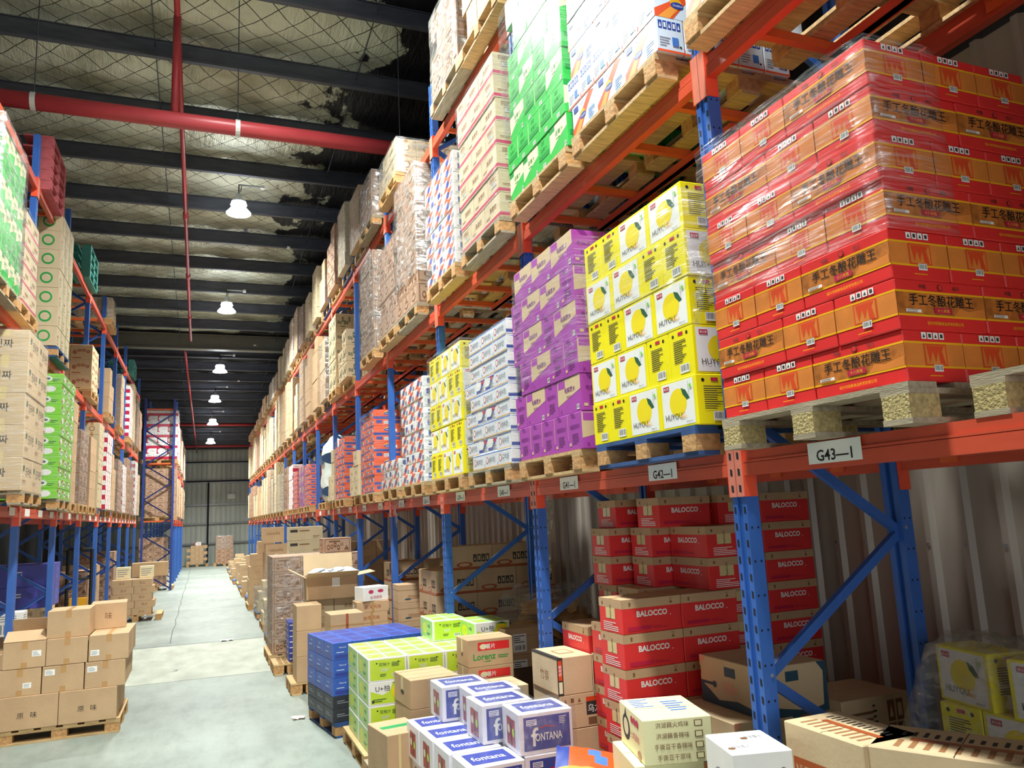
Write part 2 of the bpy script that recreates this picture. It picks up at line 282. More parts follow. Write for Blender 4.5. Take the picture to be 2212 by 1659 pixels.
kind('korean_carton', .52, .42, .33, 'kraft_light', [('fb', [('t', '진라면', .62, .6, .32, 'dark_print', .55, .03), ('lines', .08, .2, .42, .34, 3, 'kraft_print'), ('r', .12, .6, .24, .78, 'leaf')]), ('lr', [('t', '진짜', .45, .55, .3, 'dark_print', .7, .03), ('lines', .1, .1, .5, .2, 2, 'kraft_print')])], phrase='large kraft carton', tape='tape_pale')
kind('lime_carton', .40, .28, .135, 'lime_bright', [('fb', [('e', .5, .5, .2, .3, 'white'), ('e', .44, .52, .06, .12, 'leaf'), ('e', .57, .5, .06, .12, 'leaf'), ('r', .06, .6, .26, .85, 'crimson'), ('lines', .7, .2, .95, .5, 2, 'leaf')]), ('lr', [('e', .5, .5, .25, .3, 'white'), ('r', .1, .2, .35, .45, 'crimson')])], phrase='lime green carton')
kind('redwhite_carton', .33, .25, .19, 'white', [('fb', [('r', 0, 0, .38, 1, 'crimson'), ('e', .38, .5, .3, .52, 'white'), ('lines', .5, .4, .9, .6, 2, 'crimson')]), ('lr', [('r', 0, 0, 1, .5, 'crimson'), ('lines', .2, .6, .8, .8, 2, 'grey_print')])], phrase='red-white carton')
kind('greenkraft_carton', .34, .30, .26, 'kraft_pale', [('fb', [('r', .92, 0, 1, 1, 'green_dark'), ('r', .1, .15, .45, .35, 'dark_print'), ('r', .12, .18, .43, .32, 'kraft_pale'), ('lines', .1, .45, .5, .6, 2, 'kraft_print')]), ('lr', [('e', .5, .5, .25, .3, 'green_dark'), ('e', .5, .5, .18, .2, 'kraft_pale'), ('r', 0, 0, .08, 1, 'green_dark')])], phrase='green-edged kraft carton')
kind('flower_carton', .42, .34, .26, 'kraft_light', [('fblr', swirl(.1, .9, 4, 'tape_red', 9)+[('r', .1, .08, .5, .14, 'tape_red')])], phrase='flower-printed kraft carton')
WHT = [('r', 0, 0, 1, 1, 'white')]
kind('pomelo_carton', .33, .48, .188, 'white', [
    ('f', [('r', .05, .06, .95, .93, 'lime'), ('e', .22, .78, .02, .035, 'black'), ('e', .78, .78, .02, .035, 'black'), ('t', '双柚汁', .42, .72, .17, 'leaf', .3, .02), ('lines', .32, .42, .55, .56, 3, 'white'), ('bar', .62, .16, .80, .32), ('lines', .3, .2, .55, .34, 2, 'leaf'), ('lines', .6, .6, .85, .8, 4, 'leaf')]),
    ('b', [('r', .05, .06, .95, .93, 'lime'), ('p', [(.05, .93), (.6, .93), (.5, .6), (.3, .45), (.05, .6)], 'white'), ('e', .75, .5, .2, .3, 'lemon')]),
    ('lr', [('r', .04, .06, .96, .93, 'lime_soft'), ('e', .35, .5, .16, .26, 'lemon'), ('e', .35, .5, .1, .16, 'lime'), ('t', 'U+柚', .68, .66, .2, 'leaf', .3, .02), ('lines', .55, .2, .85, .35, 2, 'leaf')]),
    ('t', [('r', .04, .03, .48, .47, 'lime_soft'), ('r', .52, .03, .96, .47, 'lime_soft'), ('r', .04, .53, .48, .97, 'lime_soft'), ('r', .52, .53, .96, .97, 'lime_soft'), ('e', .26, .25, .09, .07, 'lime'), ('e', .74, .25, .09, .07, 'lime'), ('e', .26, .75, .09, .07, 'lime'), ('e', .74, .75, .09, .07, 'lime')])], seam=False, phrase='lime pomelo carton')
kind('pomelo_case', .33, .48, .188, 'white', [
    ('f', [('r', .05, .06, .95, .93, 'lime'), ('p', [(.05, .93), (.62, .93), (.55, .58), (.36, .42), (.05, .62)], 'white'), ('t', 'U+柚', .36, .70, .30, 'dark_print', .48, .03), ('e', .78, .52, .19, .36, 'lemon'), ('t', '双柚', .78, .5, .24, 'dark_print', .24, .03), ('p', [(.6, .9), (.78, .97), (.93, .86), (.78, .88)], 'leaf'), ('lines', .12, .14, .5, .3, 2, 'leaf'), ('r', .08, .12, .14, .24, 'dark_print')])]
    + KIND['pomelo_carton']['specs'][2:], seam=False, phrase='logo-side pomelo carton')
kind('panettone_carton', .41, .27, .1955, 'balred', [
    ('fb', [('r', 0, .74, 1, 1, 'kraft'), ('t', 'BALOCCO', .5, .56, .23, 'white', .62, .035), ('e', .81, .47, .008, .015, 'white'), ('p', [(.13, .93), (.155, .88), (.145, .88), (.145, .80), (.115, .80), (.115, .88), (.105, .88)], 'brown_print'), ('p', [(.80, .95), (.86, .95), (.835, .88), (.86, .80), (.80, .80), (.825, .88)], 'brown_print'), ('p', [(.81, .94), (.85, .94), (.83, .885)], 'kraft'), ('r', .08, .10, .47, .2, 'crimson'), ('lines', .5, .1, .75, .2, 2, 'crimson')]),
    ('lr', [('r', 0, .74, 1, 1, 'kraft'), ('r', .30, .42, .70, .74, 'tape_pale'), ('t', 'Pasticcini', .5, .62, .12, 'dark_print', .42, .01, 90), ('lines', .18, .06, .84, .34, 5, 'white'), ('e', .16, .86, .03, .05, 'brown_print')]),
    ('t', [('r', 0, 0, 1, 1, 'kraft'), ('r', 0, .496, 1, .504, 'brown_print'), ('r', .0, .44, .12, .56, 'tape'), ('r', .88, .44, 1, .56, 'tape')])], seam=False, phrase='red and kraft carton')
FT = 'lilac_white'
kind('juice_case', .35, .31, .237, FT, [
    ('f', [('r', .08, .10, .94, .90, 'navy'), ('t', 'f', .28, .42, .62, 'white', None, .015), ('t', 'ONTANA', .54, .40, .26, 'white', .50, .015), ('p', [(.38, .6), (.5, .64), (.66, .6), (.66, .62), (.5, .67), (.38, .63)], 'crimson'), ('r', .13, .70, .32, .84, 'lilac_white'), ('lines', .14, .71, .31, .83, 3, 'navy'), ('lines', .74, .66, .90, .86, 5, 'lilac_white')]),
    ('b', [('r', .08, .10, .94, .90, 'navy')]),
    ('lr', [('r', .55, .12, .75, .78, 'can_red'), ('r', .28, .12, .50, .80, 'can_red'), ('e', .39, .5, .07, .11, 'cream'), ('e', .65, .46, .07, .11, 'lime'), ('r', .5, .12, .55, .78, 'can_gap')]),
    ('t', [('r', .12, .16, .9, .86, 'navy'), ('t', 'fontana', .5, .5, .34, 'white', .6, .01), ('r', .9, .16, 1, .86, FT)])], seam=False, phrase='blue-panelled juice case')
kind('snack_carton', .40, .31, .22, 'kraft', [
    ('fb', [('r', .22, .58, .92, .88, 'red'), ('t', '薯片', .5, .72, .2, 'white', .3, .03), ('e', .34, .72, .08, .1, 'cream'), ('t', 'Lorenz', .36, .36, .32, 'green_dark', .62, .02), ('p', [(.3, .18), (.5, .2), (.62, .4), (.48, .16)], 'green_dark'), ('lines', .66, .26, .9, .4, 2, 'green_dark')]),
    ('lr', [('r', .44, .5, .56, 1, 'tape_pale'), ('e', .5, .42, .06, .06, 'dark_print')]), ('t', [('r', 0, .49, 1, .51, 'brown_print'), ('r', 0, .17, 1, .18, 'kraft_print')])], phrase='red-logo kraft carton')
kind('lidded_carton', .40, .30, .22, 'kraft', [('fblr', [('r', 0, .68, 1, .70, 'brown_print')]), ('fb', [('lines', .3, .2, .9, .42, 3, 'kraft_print'), ('e', .3, .2, .1, .05, 'teal_print')]), ('t', [('r', 0, .17, 1, .18, 'kraft_print'), ('r', 0, .82, 1, .83, 'kraft_print')])], phrase='lidded kraft carton')
kind('oolong_carton', .50, .35, .21, 'kraft_light', [('fb', [('r', .38, .35, .72, .74, 'dark_print'), ('t', '乌龙茶', .55, .54, .26, 'white', .3, .03), ('r', .38, .75, .56, .88, 'stamp'), ('r', .40, .08, .66, .28, 'brown_print'), ('icons', .04, .72, .34, .94, 3, 'kraft_light', 'brown_print'), ('icons', .78, .72, .97, .94, 3, 'brown_print', 'kraft_light')]), ('lr', [('t', '竹炭', .5, .5, .4, 'brown_print', .6, .01)]), ('t', [('r', .3, .3, .7, .7, 'kraft_print'), ('r', .33, .34, .67, .66, 'kraft_light')])], phrase='kraft oolong carton')
kind('tray_carton', .40, .30, .13, 'kraft', [('fb', [('t', '台湾风味', .5, .5, .4, 'tape_red', .5, .02), ('r', .46, 0, .54, 1, 'tape')]), ('lr', [('r', .1, .3, .4, .7, 'white')])], phrase='flat red-printed carton')
# ------------------------------------------------------------------ placing cartons
ORD = ['bottom', 'second', 'third', 'fourth', 'fifth', 'sixth', 'seventh', 'eighth', 'ninth', 'tenth', 'eleventh', 'twelfth', 'thirteenth', 'fourteenth', 'fifteenth']
NTH = ['first', 'second', 'third', 'fourth', 'fifth', 'sixth', 'seventh', 'eighth', 'ninth']
REQ = []      # (size in view, kind, x, y, z, rotation, label, group)
def put(kn, x, y, z, rz, label, group=None):
    """request one carton, centred at x, y and standing on z"""
    dist = math.hypot(x, y)+.01
    REQ.append((KIND[kn]['w']*KIND[kn]['h']/dist**2, kn, x, y, z, rz, label, group))
def stack(kn, x, y, z, rows, where, depth=1.0, side=-1, jit=.003, kinds=None, group=None, fill=False, far_end=False, flip=()):
    """layers of cartons. side -1: the aisle face is at x and the layers go to +x; side 1: the aisle face is at x and they go to -x.
    rows: bottom to top, each a string near to far: F = printed long side to the aisle, S = short side to the aisle"""
    K = KIND[kn]; w_, d_, h_ = K['w'], K['d'], K['h']; g = .004
    for r, pat in enumerate(rows):
        yy = y; ox = random.uniform(-jit, jit)*2; oy = random.uniform(0, jit)*2
        kk = kinds[r] if kinds else kn
        for c, ch in enumerate(pat):
            lx, ly = (d_, w_) if ch == 'F' else (w_, d_)
            n = max(1, int((depth+.03)/(lx+g))) if (c == 0 or fill or (far_end and c == len(pat)-1)) else 1
            if ch != '.':
                for q in range(n):
                    cx = x - side*(lx/2+q*(lx+g)) + ox
                    rz = (side*PI/2 if ch == 'F' else 0) + (PI if (r*7+c*3+q) % 2 and kn not in ('pomelo_carton', 'juice_case') and ch == 'S' and side == 1 else 0) + random.uniform(-1, 1)*jit*.8
                    lab = f"{KIND[kk]['phrase']}, {ORD[r]} layer, " + (f"{NTH[c]} along aisle face" if q == 0 else f"{NTH[q]} inward in column {NTH[c]}") + f", {where}"
                    put(kk, cx, yy+ly/2+oy+random.uniform(0, .002), z+r*(h_+.001), rz, lab, group or f"{KIND[kk]['phrase']}s, {where}")
            yy += ly+g
    return z+len(rows)*h_
def flush_cartons(limit=300):
    by = {}
    for q in REQ: by.setdefault(q[1], []).append(q)
    fam = {'kraft_carton': 'k', 'plain_carton': 'k'}
    for kn, L in by.items():
        L.sort(key=lambda q: -q[0]); lim = 150 if kn in fam else limit
        for _, k, x, y, z, rz, lab, g in L[:lim]:
            o = bpy.data.objects.new(k, kmesh(k)); col.objects.link(o); o.location = (x, y, z); o.rotation_euler[2] = rz; tag(o, lab, KIND[k]['cat'], g)
        if L[lim:]:
            me = kmesh(kn); mb = MB(); src = [v.co.copy() for v in me.vertices]; fs = [tuple(p.vertices) for p in me.polygons]; mi = [p.material_index for p in me.polygons]
            mb.ms = [m_.name for m_ in me.materials]
            for _, k, x, y, z, rz, lab, g in L[lim:]:
                M = Matrix.Translation((x, y, z)) @ Matrix.Rotation(rz, 4, 'Z'); i = len(mb.v)
                mb.v += [tuple(M @ v) for v in src]; mb.f += [tuple(i+a for a in f) for f in fs]; mb.m += mi
            tag(mb.build(kn+'s_in_the_distance'), f"many {KIND[kn]['phrase']}s stacked small at the far end of the racks", 'cartons', kind='stuff')
# ------------------------------------------------------------------ pallets
def pallet_proto(name, deckm, blockm, botm, w_=1.2, d_=1.0, h_=.14, along='y'):
    """local: x is the depth into the rack (w_), y along the aisle (d_)"""
    r = empty(name, (0, 0, -50)); t = .02
    mb = MB(); n = 6
    for k in range(n):
        x = -w_/2 + k*(w_-.13)/(n-1); mb.box(x, -d_/2, h_-t, x+.13, d_/2, h_, deckm)
    for y in (-d_/2, -.06, d_/2-.12): mb.box(-w_/2, y, h_-2*t, w_/2, y+.12, h_-t-.0005, deckm)
    mb.build('deck', r)
    for y in (-d_/2, -.06, d_/2-.12):
        if along == 'x': b = MB(); b.box(-w_/2, y, 0, w_/2, y+.12, t, botm); b.build('bottom_board', r)
        for x in (-w_/2, -.07, w_/2-.14):
            b = MB(); b.box(x, y+.004, t, x+.14, y+.116, h_-2*t, blockm); b.build('block', r)
    if along == 'y':
        for x in (-w_/2, -.07, w_/2-.14): b = MB(); b.box(x+.01, -d_/2, 0, x+.13, d_/2, t, botm); b.build('bottom_board', r)
    return r
def flat_pallet(name, deckm, blockm, w_=1.2, d_=1.0, h_=.14):
    mb = MB(); t = .02
    for k in range(6):
        x = -w_/2 + k*(w_-.13)/5; mb.box(x, -d_/2, h_-t, x+.13, d_/2, h_, deckm)
    for x in (-w_/2, -.07, w_/2-.14): mb.box(x+.01, -d_/2, 0, x+.13, d_/2, t, deckm)
    for y in (-d_/2, -.06, d_/2-.12):
        for x in (-w_/2, -.07, w_/2-.14): mb.box(x, y+.004, t, x+.14, y+.116, h_-t, blockm)
    return mb.mesh(name)
PAL = {}
def pallet(x, y, z, where, style='wood', far=False, w_=1.2, d_=1.0, rz=0, along=None):
    along = along or ('x' if style == 'chip' else 'y')
    names = {'wood': ('wooden_pallet', 'wood', 'wood_block', 'wood', 'pale wooden pallet'), 'chip': ('chipboard_pallet', 'wood_grey', 'chip_block', 'wood_grey', 'grey wooden pallet with chipboard blocks'),
             'grey': ('weathered_pallet', 'wood_grey', 'wood_block', 'wood_grey', 'weathered grey wooden pallet'), 'blue': ('blue_pallet', 'pallet_blue', 'wood_block', 'pallet_blue', 'blue painted pallet'),
             'red': ('red_pallet', 'pallet_red', 'pallet_red', 'pallet_red', 'faded red plastic pallet'), 'teal': ('teal_pallet', 'pallet_teal', 'pallet_teal', 'pallet_teal', 'green plastic pallet')}[style]
    key = (style, far, w_, d_, along)
    if far:
        if key not in PAL: PAL[key] = flat_pallet(names[0], names[1], names[2], w_, d_)
        o = bpy.data.objects.new(names[0], PAL[key]); col.objects.link(o)
    else:
        if key not in PAL: PAL[key] = pallet_proto(names[0], *names[1:4], w_, d_, .14, along); o = PAL[key]
        else: o = copy_tree(PAL[key])
    o.location = (x, y, z); o.rotation_euler[2] = rz; tag(o, f"{names[4]} {where}", 'pallet', 'pallets in the warehouse'); return o
# ------------------------------------------------------------------ stretch film
def film(x0, y0, z0, x1, y1, z1, where, m='film', taper=.0, seed=1, top=False):
    rr = random.Random(seed); nz = 14; per = []
    nx, ny = 5, 6
    for i in range(nx): per.append((x0+(x1-x0)*i/nx, y0, 0, -1))
    for i in range(ny): per.append((x1, y0+(y1-y0)*i/ny, 1, 0))
    for i in range(nx): per.append((x1-(x1-x0)*i/nx, y1, 0, 1))
    for i in range(ny): per.append((x0, y1-(y1-y0)*i/ny, -1, 0))
    mb = MB(); n = len(per); k = mb.mi(m)
    for j in range(nz+1):
        t = j/nz; z = z0+(z1-z0)*t
        for i, (x, y, ax, ay) in enumerate(per):
            e = .006+rr.random()*.012; s_ = 1-taper*t*t
            cx, cy = (x0+x1)/2, (y0+y1)/2
            mb.v.append((cx+(x-cx)*s_+ax*e, cy+(y-cy)*s_+ay*e, z+(rr.random()-.5)*.02))
    for j in range(nz):
        for i in range(n): mb.f.append((j*n+i, j*n+(i+1) % n, (j+1)*n+(i+1) % n, (j+1)*n+i)); mb.m.append(k)
    if top: mb.f.append(tuple(nz*n+i for i in range(n))); mb.m.append(k)
    o = mb.build('stretch_film', smooth=True); tag(o, f"clear stretch film around {where}", 'stretch film', 'stretch film on pallets'); return o
# ------------------------------------------------------------------ building shell
XW, XL, YF, YB = 4.1, -7.0, 48.2, -8.2
def wallmat(name, base, dark, scale, dirty):
    mt = mat(name, base, .42, metal=.1, var=.25, scale=scale, stretch=(.6, .6, .12)); return mt
wallmat('wall_brown', '#bcb1a4', '#5c5048', 2, 0); wallmat('wall_grey', '#bcc2b8', '#6c7068', 2, 0); mat('wall_dark', '#3c3d40', .7)
def corrugated(name, axis, fixed, a0, a1, z0, z1, m, pitch, sgn, depth=.035):
    """ribbed sheet: ribs point to the room (sgn)"""
    mb = MB(); k = mb.mi(m); n = int((a1-a0)/pitch); prof = [(0, 0), (.62, 0), (.70, 1), (.86, 1), (.94, 0)]; 
    cols = [(a0+(i+p)*pitch, fixed+sgn*depth*q) for i in range(n) for p, q in prof]
    for a, q in cols:
        for z in (z0, z1(a) if callable(z1) else z1): mb.v.append((q, a, z) if axis == 'x' else (a, q, z))
    for i in range(len(cols)-1): mb.f.append((2*i, 2*i+2, 2*i+3, 2*i+1)); mb.m.append(k)
    return tag(mb.build(name), kind='structure')
corrugated('wall_right', 'x', XW, YB, YF, 0, 4.6, 'wall_brown', .245, -1)
corrugated('wall_right_upper', 'x', XW+.001, YB, YF, 4.6, lambda a: ceil_z(a)-.02, 'wall_dark', .245, -1)  # upper wall coloured dark to stand in for the lack of light
corrugated('wall_left', 'x', XL, YB, YF, 0, lambda a: ceil_z(a)-.02, 'wall_dark', .4, 1)
corrugated('wall_back', 'y', YF, XL, XW, 0, ceil_z(YF)-.02, 'wall_grey', .26, -1, .04)
mb = MB(); mb.box(XL, YB-.1, 0, XW, YB, ceil_z(YB), 'wall_dark'); tag(mb.build('wall_front'), kind='structure')
mb = MB()
for z in (5.72, 4.6, 3.33, 2.27, 1.15): mb.box(XL, YF-.14, z-.05, XW, YF-.045, z+.05, 'steel')
tag(mb.build('trim_1'), kind='structure')
mb = MB(); mb.box(.26, YF-.2, 0, .36, YF-.145, 4.6, 'hole'); mb.box(-.9, YF-.2, 4.62, XW, YF-.145, 4.70, 'hole'); mb.box(-.9, YF-.2, 5.72, XW, YF-.145, 5.78, 'hole'); tag(mb.build('trim_2'), kind='structure')
mb = MB(); mb.box(1.35, YF-.21, 3.62, 1.75, YF-.2, 3.9, 'paper'); tag(mb.build('notice_board'), 'small pale notice board high on the far ribbed wall', 'notice')
# screws on the near ribs
mb = MB()
for i in range(10):
    y = YB+.245*(44+i*1.0)+.245*.78; 
    for z in (1.75, .45): mb.lathe([(0, -.0), (.011, 0), (.008, .006), (0, .008)], 'bolt', 8, (0, 0, 0)) if 0 else mb.box(XW-.047, y-.01, z-.01, XW-.036, y+.01, z+.01, 'bolt')
tag(mb.build('trim_3'), kind='structure')
# floor
fm = bpy.data.materials.new('concrete'); fm.use_nodes = True; nt = fm.node_tree; b = nt.nodes['Principled BSDF']; MATS['concrete'] = fm
tc = nt.nodes.new('ShaderNodeTexCoord'); L = nt.links.new
def noise(scale, det=6, st=None, rough=.6):
    mp = nt.nodes.new('ShaderNodeMapping'); L(tc.outputs['Object'], mp.inputs[0]); mp.inputs['Scale'].default_value = st or (1, 1, 1)
    n = nt.nodes.new('ShaderNodeTexNoise'); n.inputs['Scale'].default_value = scale; n.inputs['Detail'].default_value = det; n.inputs['Roughness'].default_value = rough; L(mp.outputs[0], n.inputs[0]); return n
n1 = noise(.55, 8); n2 = noise(5, 10, (1, .35, 1), .75)
r1 = nt.nodes.new('ShaderNodeValToRGB'); r1.color_ramp.elements[0].position = .35; r1.color_ramp.elements[1].position = .65
r1.color_ramp.elements[0].color = lin('#808a84'); r1.color_ramp.elements[1].color = lin('#9ba69d'); L(n1.outputs[0], r1.inputs[0])
r2_ = nt.nodes.new('ShaderNodeValToRGB'); r2_.color_ramp.elements[0].position = .36; r2_.color_ramp.elements[1].position = .55
r2_.color_ramp.elements[0].color = (.62, .62, .62, 1); r2_.color_ramp.elements[1].color = (1, 1, 1, 1); L(n2.outputs[0], r2_.inputs[0])
mx = nt.nodes.new('ShaderNodeMix'); mx.data_type = 'RGBA'; mx.blend_type = 'MULTIPLY'; mx.inputs[0].default_value = .55
L(r1.outputs[0], mx.inputs[6]); L(r2_.outputs[0], mx.inputs[7]); L(mx.outputs[2], b.inputs['Base Color'])
b.inputs['Roughness'].default_value = .42
bp = nt.nodes.new('ShaderNodeBump'); bp.inputs['Strength'].default_value = .25; bp.inputs['Distance'].default_value = .01; L(n2.outputs[0], bp.inputs['Height']); L(bp.outputs[0], b.inputs['Normal'])
mat('patch', '#a6ab9d', .6, var=.22, scale=4, bump=.6, bscale=9, stretch=(1, .4, 1)); mat('joint', '#5b605c', .8)
mb = MB(); mb.poly([(XL, YB, 0), (XW, YB, 0), (XW, YF, 0), (XL, YF, 0)], 'concrete'); tag(mb.build('floor'), kind='structure')
mb = MB(); mb.poly([(-2.6, 12.1, .002), (1.6, 12.0, .002), (1.6, 15.5, .002), (-2.6, 15.7, .002)], 'patch'); tag(mb.build('floor_patch'), kind='structure')
mb = MB(); x = -.5
for y in range(16, 46): nx_ = -.5+random.uniform(-.03, .03); mb.poly([(x-.008, y, .003), (x+.008, y, .003), (nx_+.008, y+1, .003), (nx_-.008, y+1, .003)], 'joint'); x = nx_
for y in (15.7, 22, 30): mb.poly([(-2.6, y, .003), (1.8, y-.1, .003), (1.8, y-.085, .003), (-2.6, y+.015, .003)], 'joint')
tag(mb.build('floor_markings'), kind='structure')
# ceiling: foil blanket sagging between the purlins, over a diamond net
cm = bpy.data.materials.new('foil_blanket'); cm.use_nodes = True; nt = cm.node_tree; b = nt.nodes['Principled BSDF']; MATS['foil_blanket'] = cm; L = nt.links.new
tc = nt.nodes.new('ShaderNodeTexCoord'); sp = nt.nodes.new('ShaderNodeSeparateXYZ'); L(tc.outputs['Object'], sp.inputs[0])
def mth(op, a, b_=None):
    n = nt.nodes.new('ShaderNodeMath'); n.operation = op
    for i, v in enumerate((a, b_)):
        if v is None: continue
        if isinstance(v, (int, float)): n.inputs[i].default_value = v
        else: L(v, n.inputs[i])
    return n.outputs[0]
ds = []
for s in (1, -1):
    q = mth('ADD', sp.outputs[0], mth('MULTIPLY', sp.outputs[1], s)); ds.append(mth('LESS_THAN', mth('ABSOLUTE', mth('SUBTRACT', mth('FRACT', mth('MULTIPLY', q, 2.3)), .5)), .022))
net = mth('MAXIMUM', ds[0], ds[1])
n = noise(.8, 8); n3 = noise(3, 6, (1.6, .25, 1), .7)
rp = nt.nodes.new('ShaderNodeValToRGB'); rp.color_ramp.elements[0].position = .34; rp.color_ramp.elements[1].position = .58; rp.color_ramp.elements[0].color = lin('#9b9a82'); rp.color_ramp.elements[1].color = lin('#d6dcc6'); L(n.outputs[0], rp.inputs[0])
mx = nt.nodes.new('ShaderNodeMix'); mx.data_type = 'RGBA'; L(net, mx.inputs[0]); L(rp.outputs[0], mx.inputs[6]); mx.inputs[7].default_value = lin('#3a3a32')
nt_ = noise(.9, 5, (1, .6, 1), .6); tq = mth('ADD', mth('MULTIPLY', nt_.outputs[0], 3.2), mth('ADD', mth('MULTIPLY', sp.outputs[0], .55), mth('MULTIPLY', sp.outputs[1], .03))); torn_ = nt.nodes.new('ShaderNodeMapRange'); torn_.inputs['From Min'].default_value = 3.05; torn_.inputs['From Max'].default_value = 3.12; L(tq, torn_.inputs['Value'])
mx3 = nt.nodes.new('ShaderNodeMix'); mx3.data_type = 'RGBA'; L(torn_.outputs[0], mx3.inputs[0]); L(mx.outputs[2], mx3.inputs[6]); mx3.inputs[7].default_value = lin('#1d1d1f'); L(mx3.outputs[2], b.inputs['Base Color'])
b.inputs['Roughness'].default_value = .38; b.inputs['Metallic'].default_value = .35
bp = nt.nodes.new('ShaderNodeBump'); bp.inputs['Strength'].default_value = .9; bp.inputs['Distance'].default_value = .06; L(n3.outputs[0], bp.inputs['Height']); L(bp.outputs[0], b.inputs['Normal'])
PY0, PS = 11.35, 1.62
mb = MB(); k = mb.mi('foil_blanket'); NX, NY = 44, 280
for j in range(NY+1):
    y = YB+(YF-YB)*j/NY; t = ((y-PY0)/PS) % 1; sag = .10*math.sin(PI*t)**2
    for i in range(NX+1):
        x = XL+(XW-XL)*i/NX; mb.v.append((x, y, ceil_z(y)+.03-sag+.02*math.sin(x*5+y*3)+random.uniform(-.012, .012)))
mat('dark_roof', '#1b1c1f', .7, var=.2); kd = mb.mi('dark_roof'); rq = random.Random(4)
for j in range(NY):
    y = YB+(YF-YB)*(j+.5)/NY
    for i in range(NX):
        x = XL+(XW-XL)*(i+.5)/NX; torn = y > 25.5 or (False)  # true only for the far stretch of ceiling, which gets the darker colour
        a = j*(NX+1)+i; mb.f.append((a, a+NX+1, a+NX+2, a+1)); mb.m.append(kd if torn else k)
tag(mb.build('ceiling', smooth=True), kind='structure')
for q in range(-11, 23):
    y = PY0+q*PS; z = ceil_z(y); mb = MB()
    if q == 9: mb.box(XL, y-.15, z-.50, XW, y+.15, z-.47, 'rafter'); mb.box(XL, y-.01, z-.47, XW, y+.01, z-.04, 'rafter'); mb.box(XL, y-.15, z-.04, XW, y+.15, z-.01, 'rafter')
    else:
        mb.box(XL, y-.004, z-.31, XW, y+.004, z-.002, 'purlin'); mb.box(XL, y-.075, z-.318, XW, y+.004, z-.31, 'purlin'); mb.box(XL, y-.075, z-.31, XW, y-.070, z-.285, 'purlin')
        mb.box(XL, y-.004, z-.03, XW, y+.075, z-.022, 'purlin')
    tag(mb.build('ceiling_beam'), kind='structure')
for x in (-.75, 2.15):
    mb = MB(); mb.tube((x, 6, ceil_z(6)-.14), (x, 44, ceil_z(44)-.14), .008, 'purlin', 6); tag(mb.build('ceiling_tie_beam'), kind='structure')
# ------------------------------------------------------------------ fire pipes
p = empty('fire_main_pipe', (0, 10.2, 7.27)); tag(p, 'thick red fire main crossing the aisle below the roof', 'pipe', 'red fire pipes')
mb = MB(); mb.tube((-4.2, 0, 0), (3.95, 0, 0), .105, 'pipe', 20); mb.build('pipe_run', p, smooth=True)
for x in (-2.0, .35, 2.55):
    mb = MB(); mb.lathe([(.112, -.03), (.112, .03)], 'pipe_clip', 16); o = mb.build('pipe_clip', p, (x, 0, 0)); o.rotation_euler[1] = PI/2
    mb = MB(); mb.tube((x, 0, .1), (x, 0, ceil_z(10.2)-7.29), .007, 'purlin', 6); mb.build('hanger_rod', p)
p = empty('fire_branch_pipe', (-.42, 0, 0)); tag(p, 'long thin red sprinkler pipe running away along the roof above the aisle', 'pipe', 'red fire pipes')
zz = lambda y: ceil_z(y)-.42
mb = MB(); mb.tube((0, 3, zz(3)), (0, 25.2, zz(25.2)), .038, 'pipe', 12); mb.build('pipe_run', p, smooth=True)
mb = MB(); mb.tube((0, 10.2, 7.3), (0, 10.2, zz(10.2)), .05, 'pipe', 12); mb.build('riser', p, smooth=True)
for y in (5.8, 9.0, 12.6, 16.2, 19.6, 22.8):
    mb = MB(); mb.tube((0, y, zz(y)), (0, y+.28, zz(y+.28)), .052, 'pipe', 12); mb.build('coupling', p, smooth=True)
p = empty('fire_branch_pipe', (-.35, 0, 0)); tag(p, 'thin red pipe beyond the pale roof rafter', 'pipe', 'red fire pipes')
mb = MB(); mb.tube((-.25, 26.4, zz(26.4)), (.02, 47.5, zz(47.5)), .035, 'pipe', 8); mb.build('pipe_run', p, smooth=True)
for y, z in ((40.0, 6.95), (45.6, 6.45)):
    mb = MB(); mb.tube((-3.6, y, z), (3.9, y, z), .07, 'pipe', 10); o = mb.build('fire_cross_pipe', smooth=True); tag(o, f"{'higher' if y < 42 else 'lower'} red cross pipe before the far wall", 'pipe', 'red fire pipes')
# ------------------------------------------------------------------ lamps
lp = empty('high_bay_lamp', (0, 0, -50))
mb = MB(); mb.lathe([(.0, .0), (.222, .0), (.228, .012), (.20, .045), (.125, .135), (.118, .14)], 'lens', 32); mb.build('lens', lp, smooth=True)
mb = MB(); mb.lathe([(.118, .14), (.15, .17), (.152, .18), (.13, .235), (.10, .26)], 'upper_lens', 28); mb.build('upper_lens', lp, smooth=True)
mb = MB(); mb.lathe([(.135, .232), (.14, .25), (.13, .27), (.06, .30), (.05, .40), (0, .41)], 'shade', 24); mb.build('housing', lp, smooth=True)
mb = MB(); mb.tube((0, 0, .40), (0, 0, .6), .012, 'cable', 6); mb.tube((.03, 0, .45), (.05, .02, .6), .008, 'cable', 6); mb.tube((0, 0, .59), (.42, 0, .59), .018, 'steel', 6); mb.box(.40, -.03, .56, .47, .03, .62, 'pipe_clip'); mb.build('cable', lp)
nth = ['out of sight above the camera', 'out of sight above the camera', 'brightest and highest hanging of the row', 'second hanging lamp down the aisle', 'third hanging lamp down the aisle', 'fourth hanging lamp down the aisle', 'fifth hanging lamp down the aisle', 'last tiny hanging lamp before the far wall']
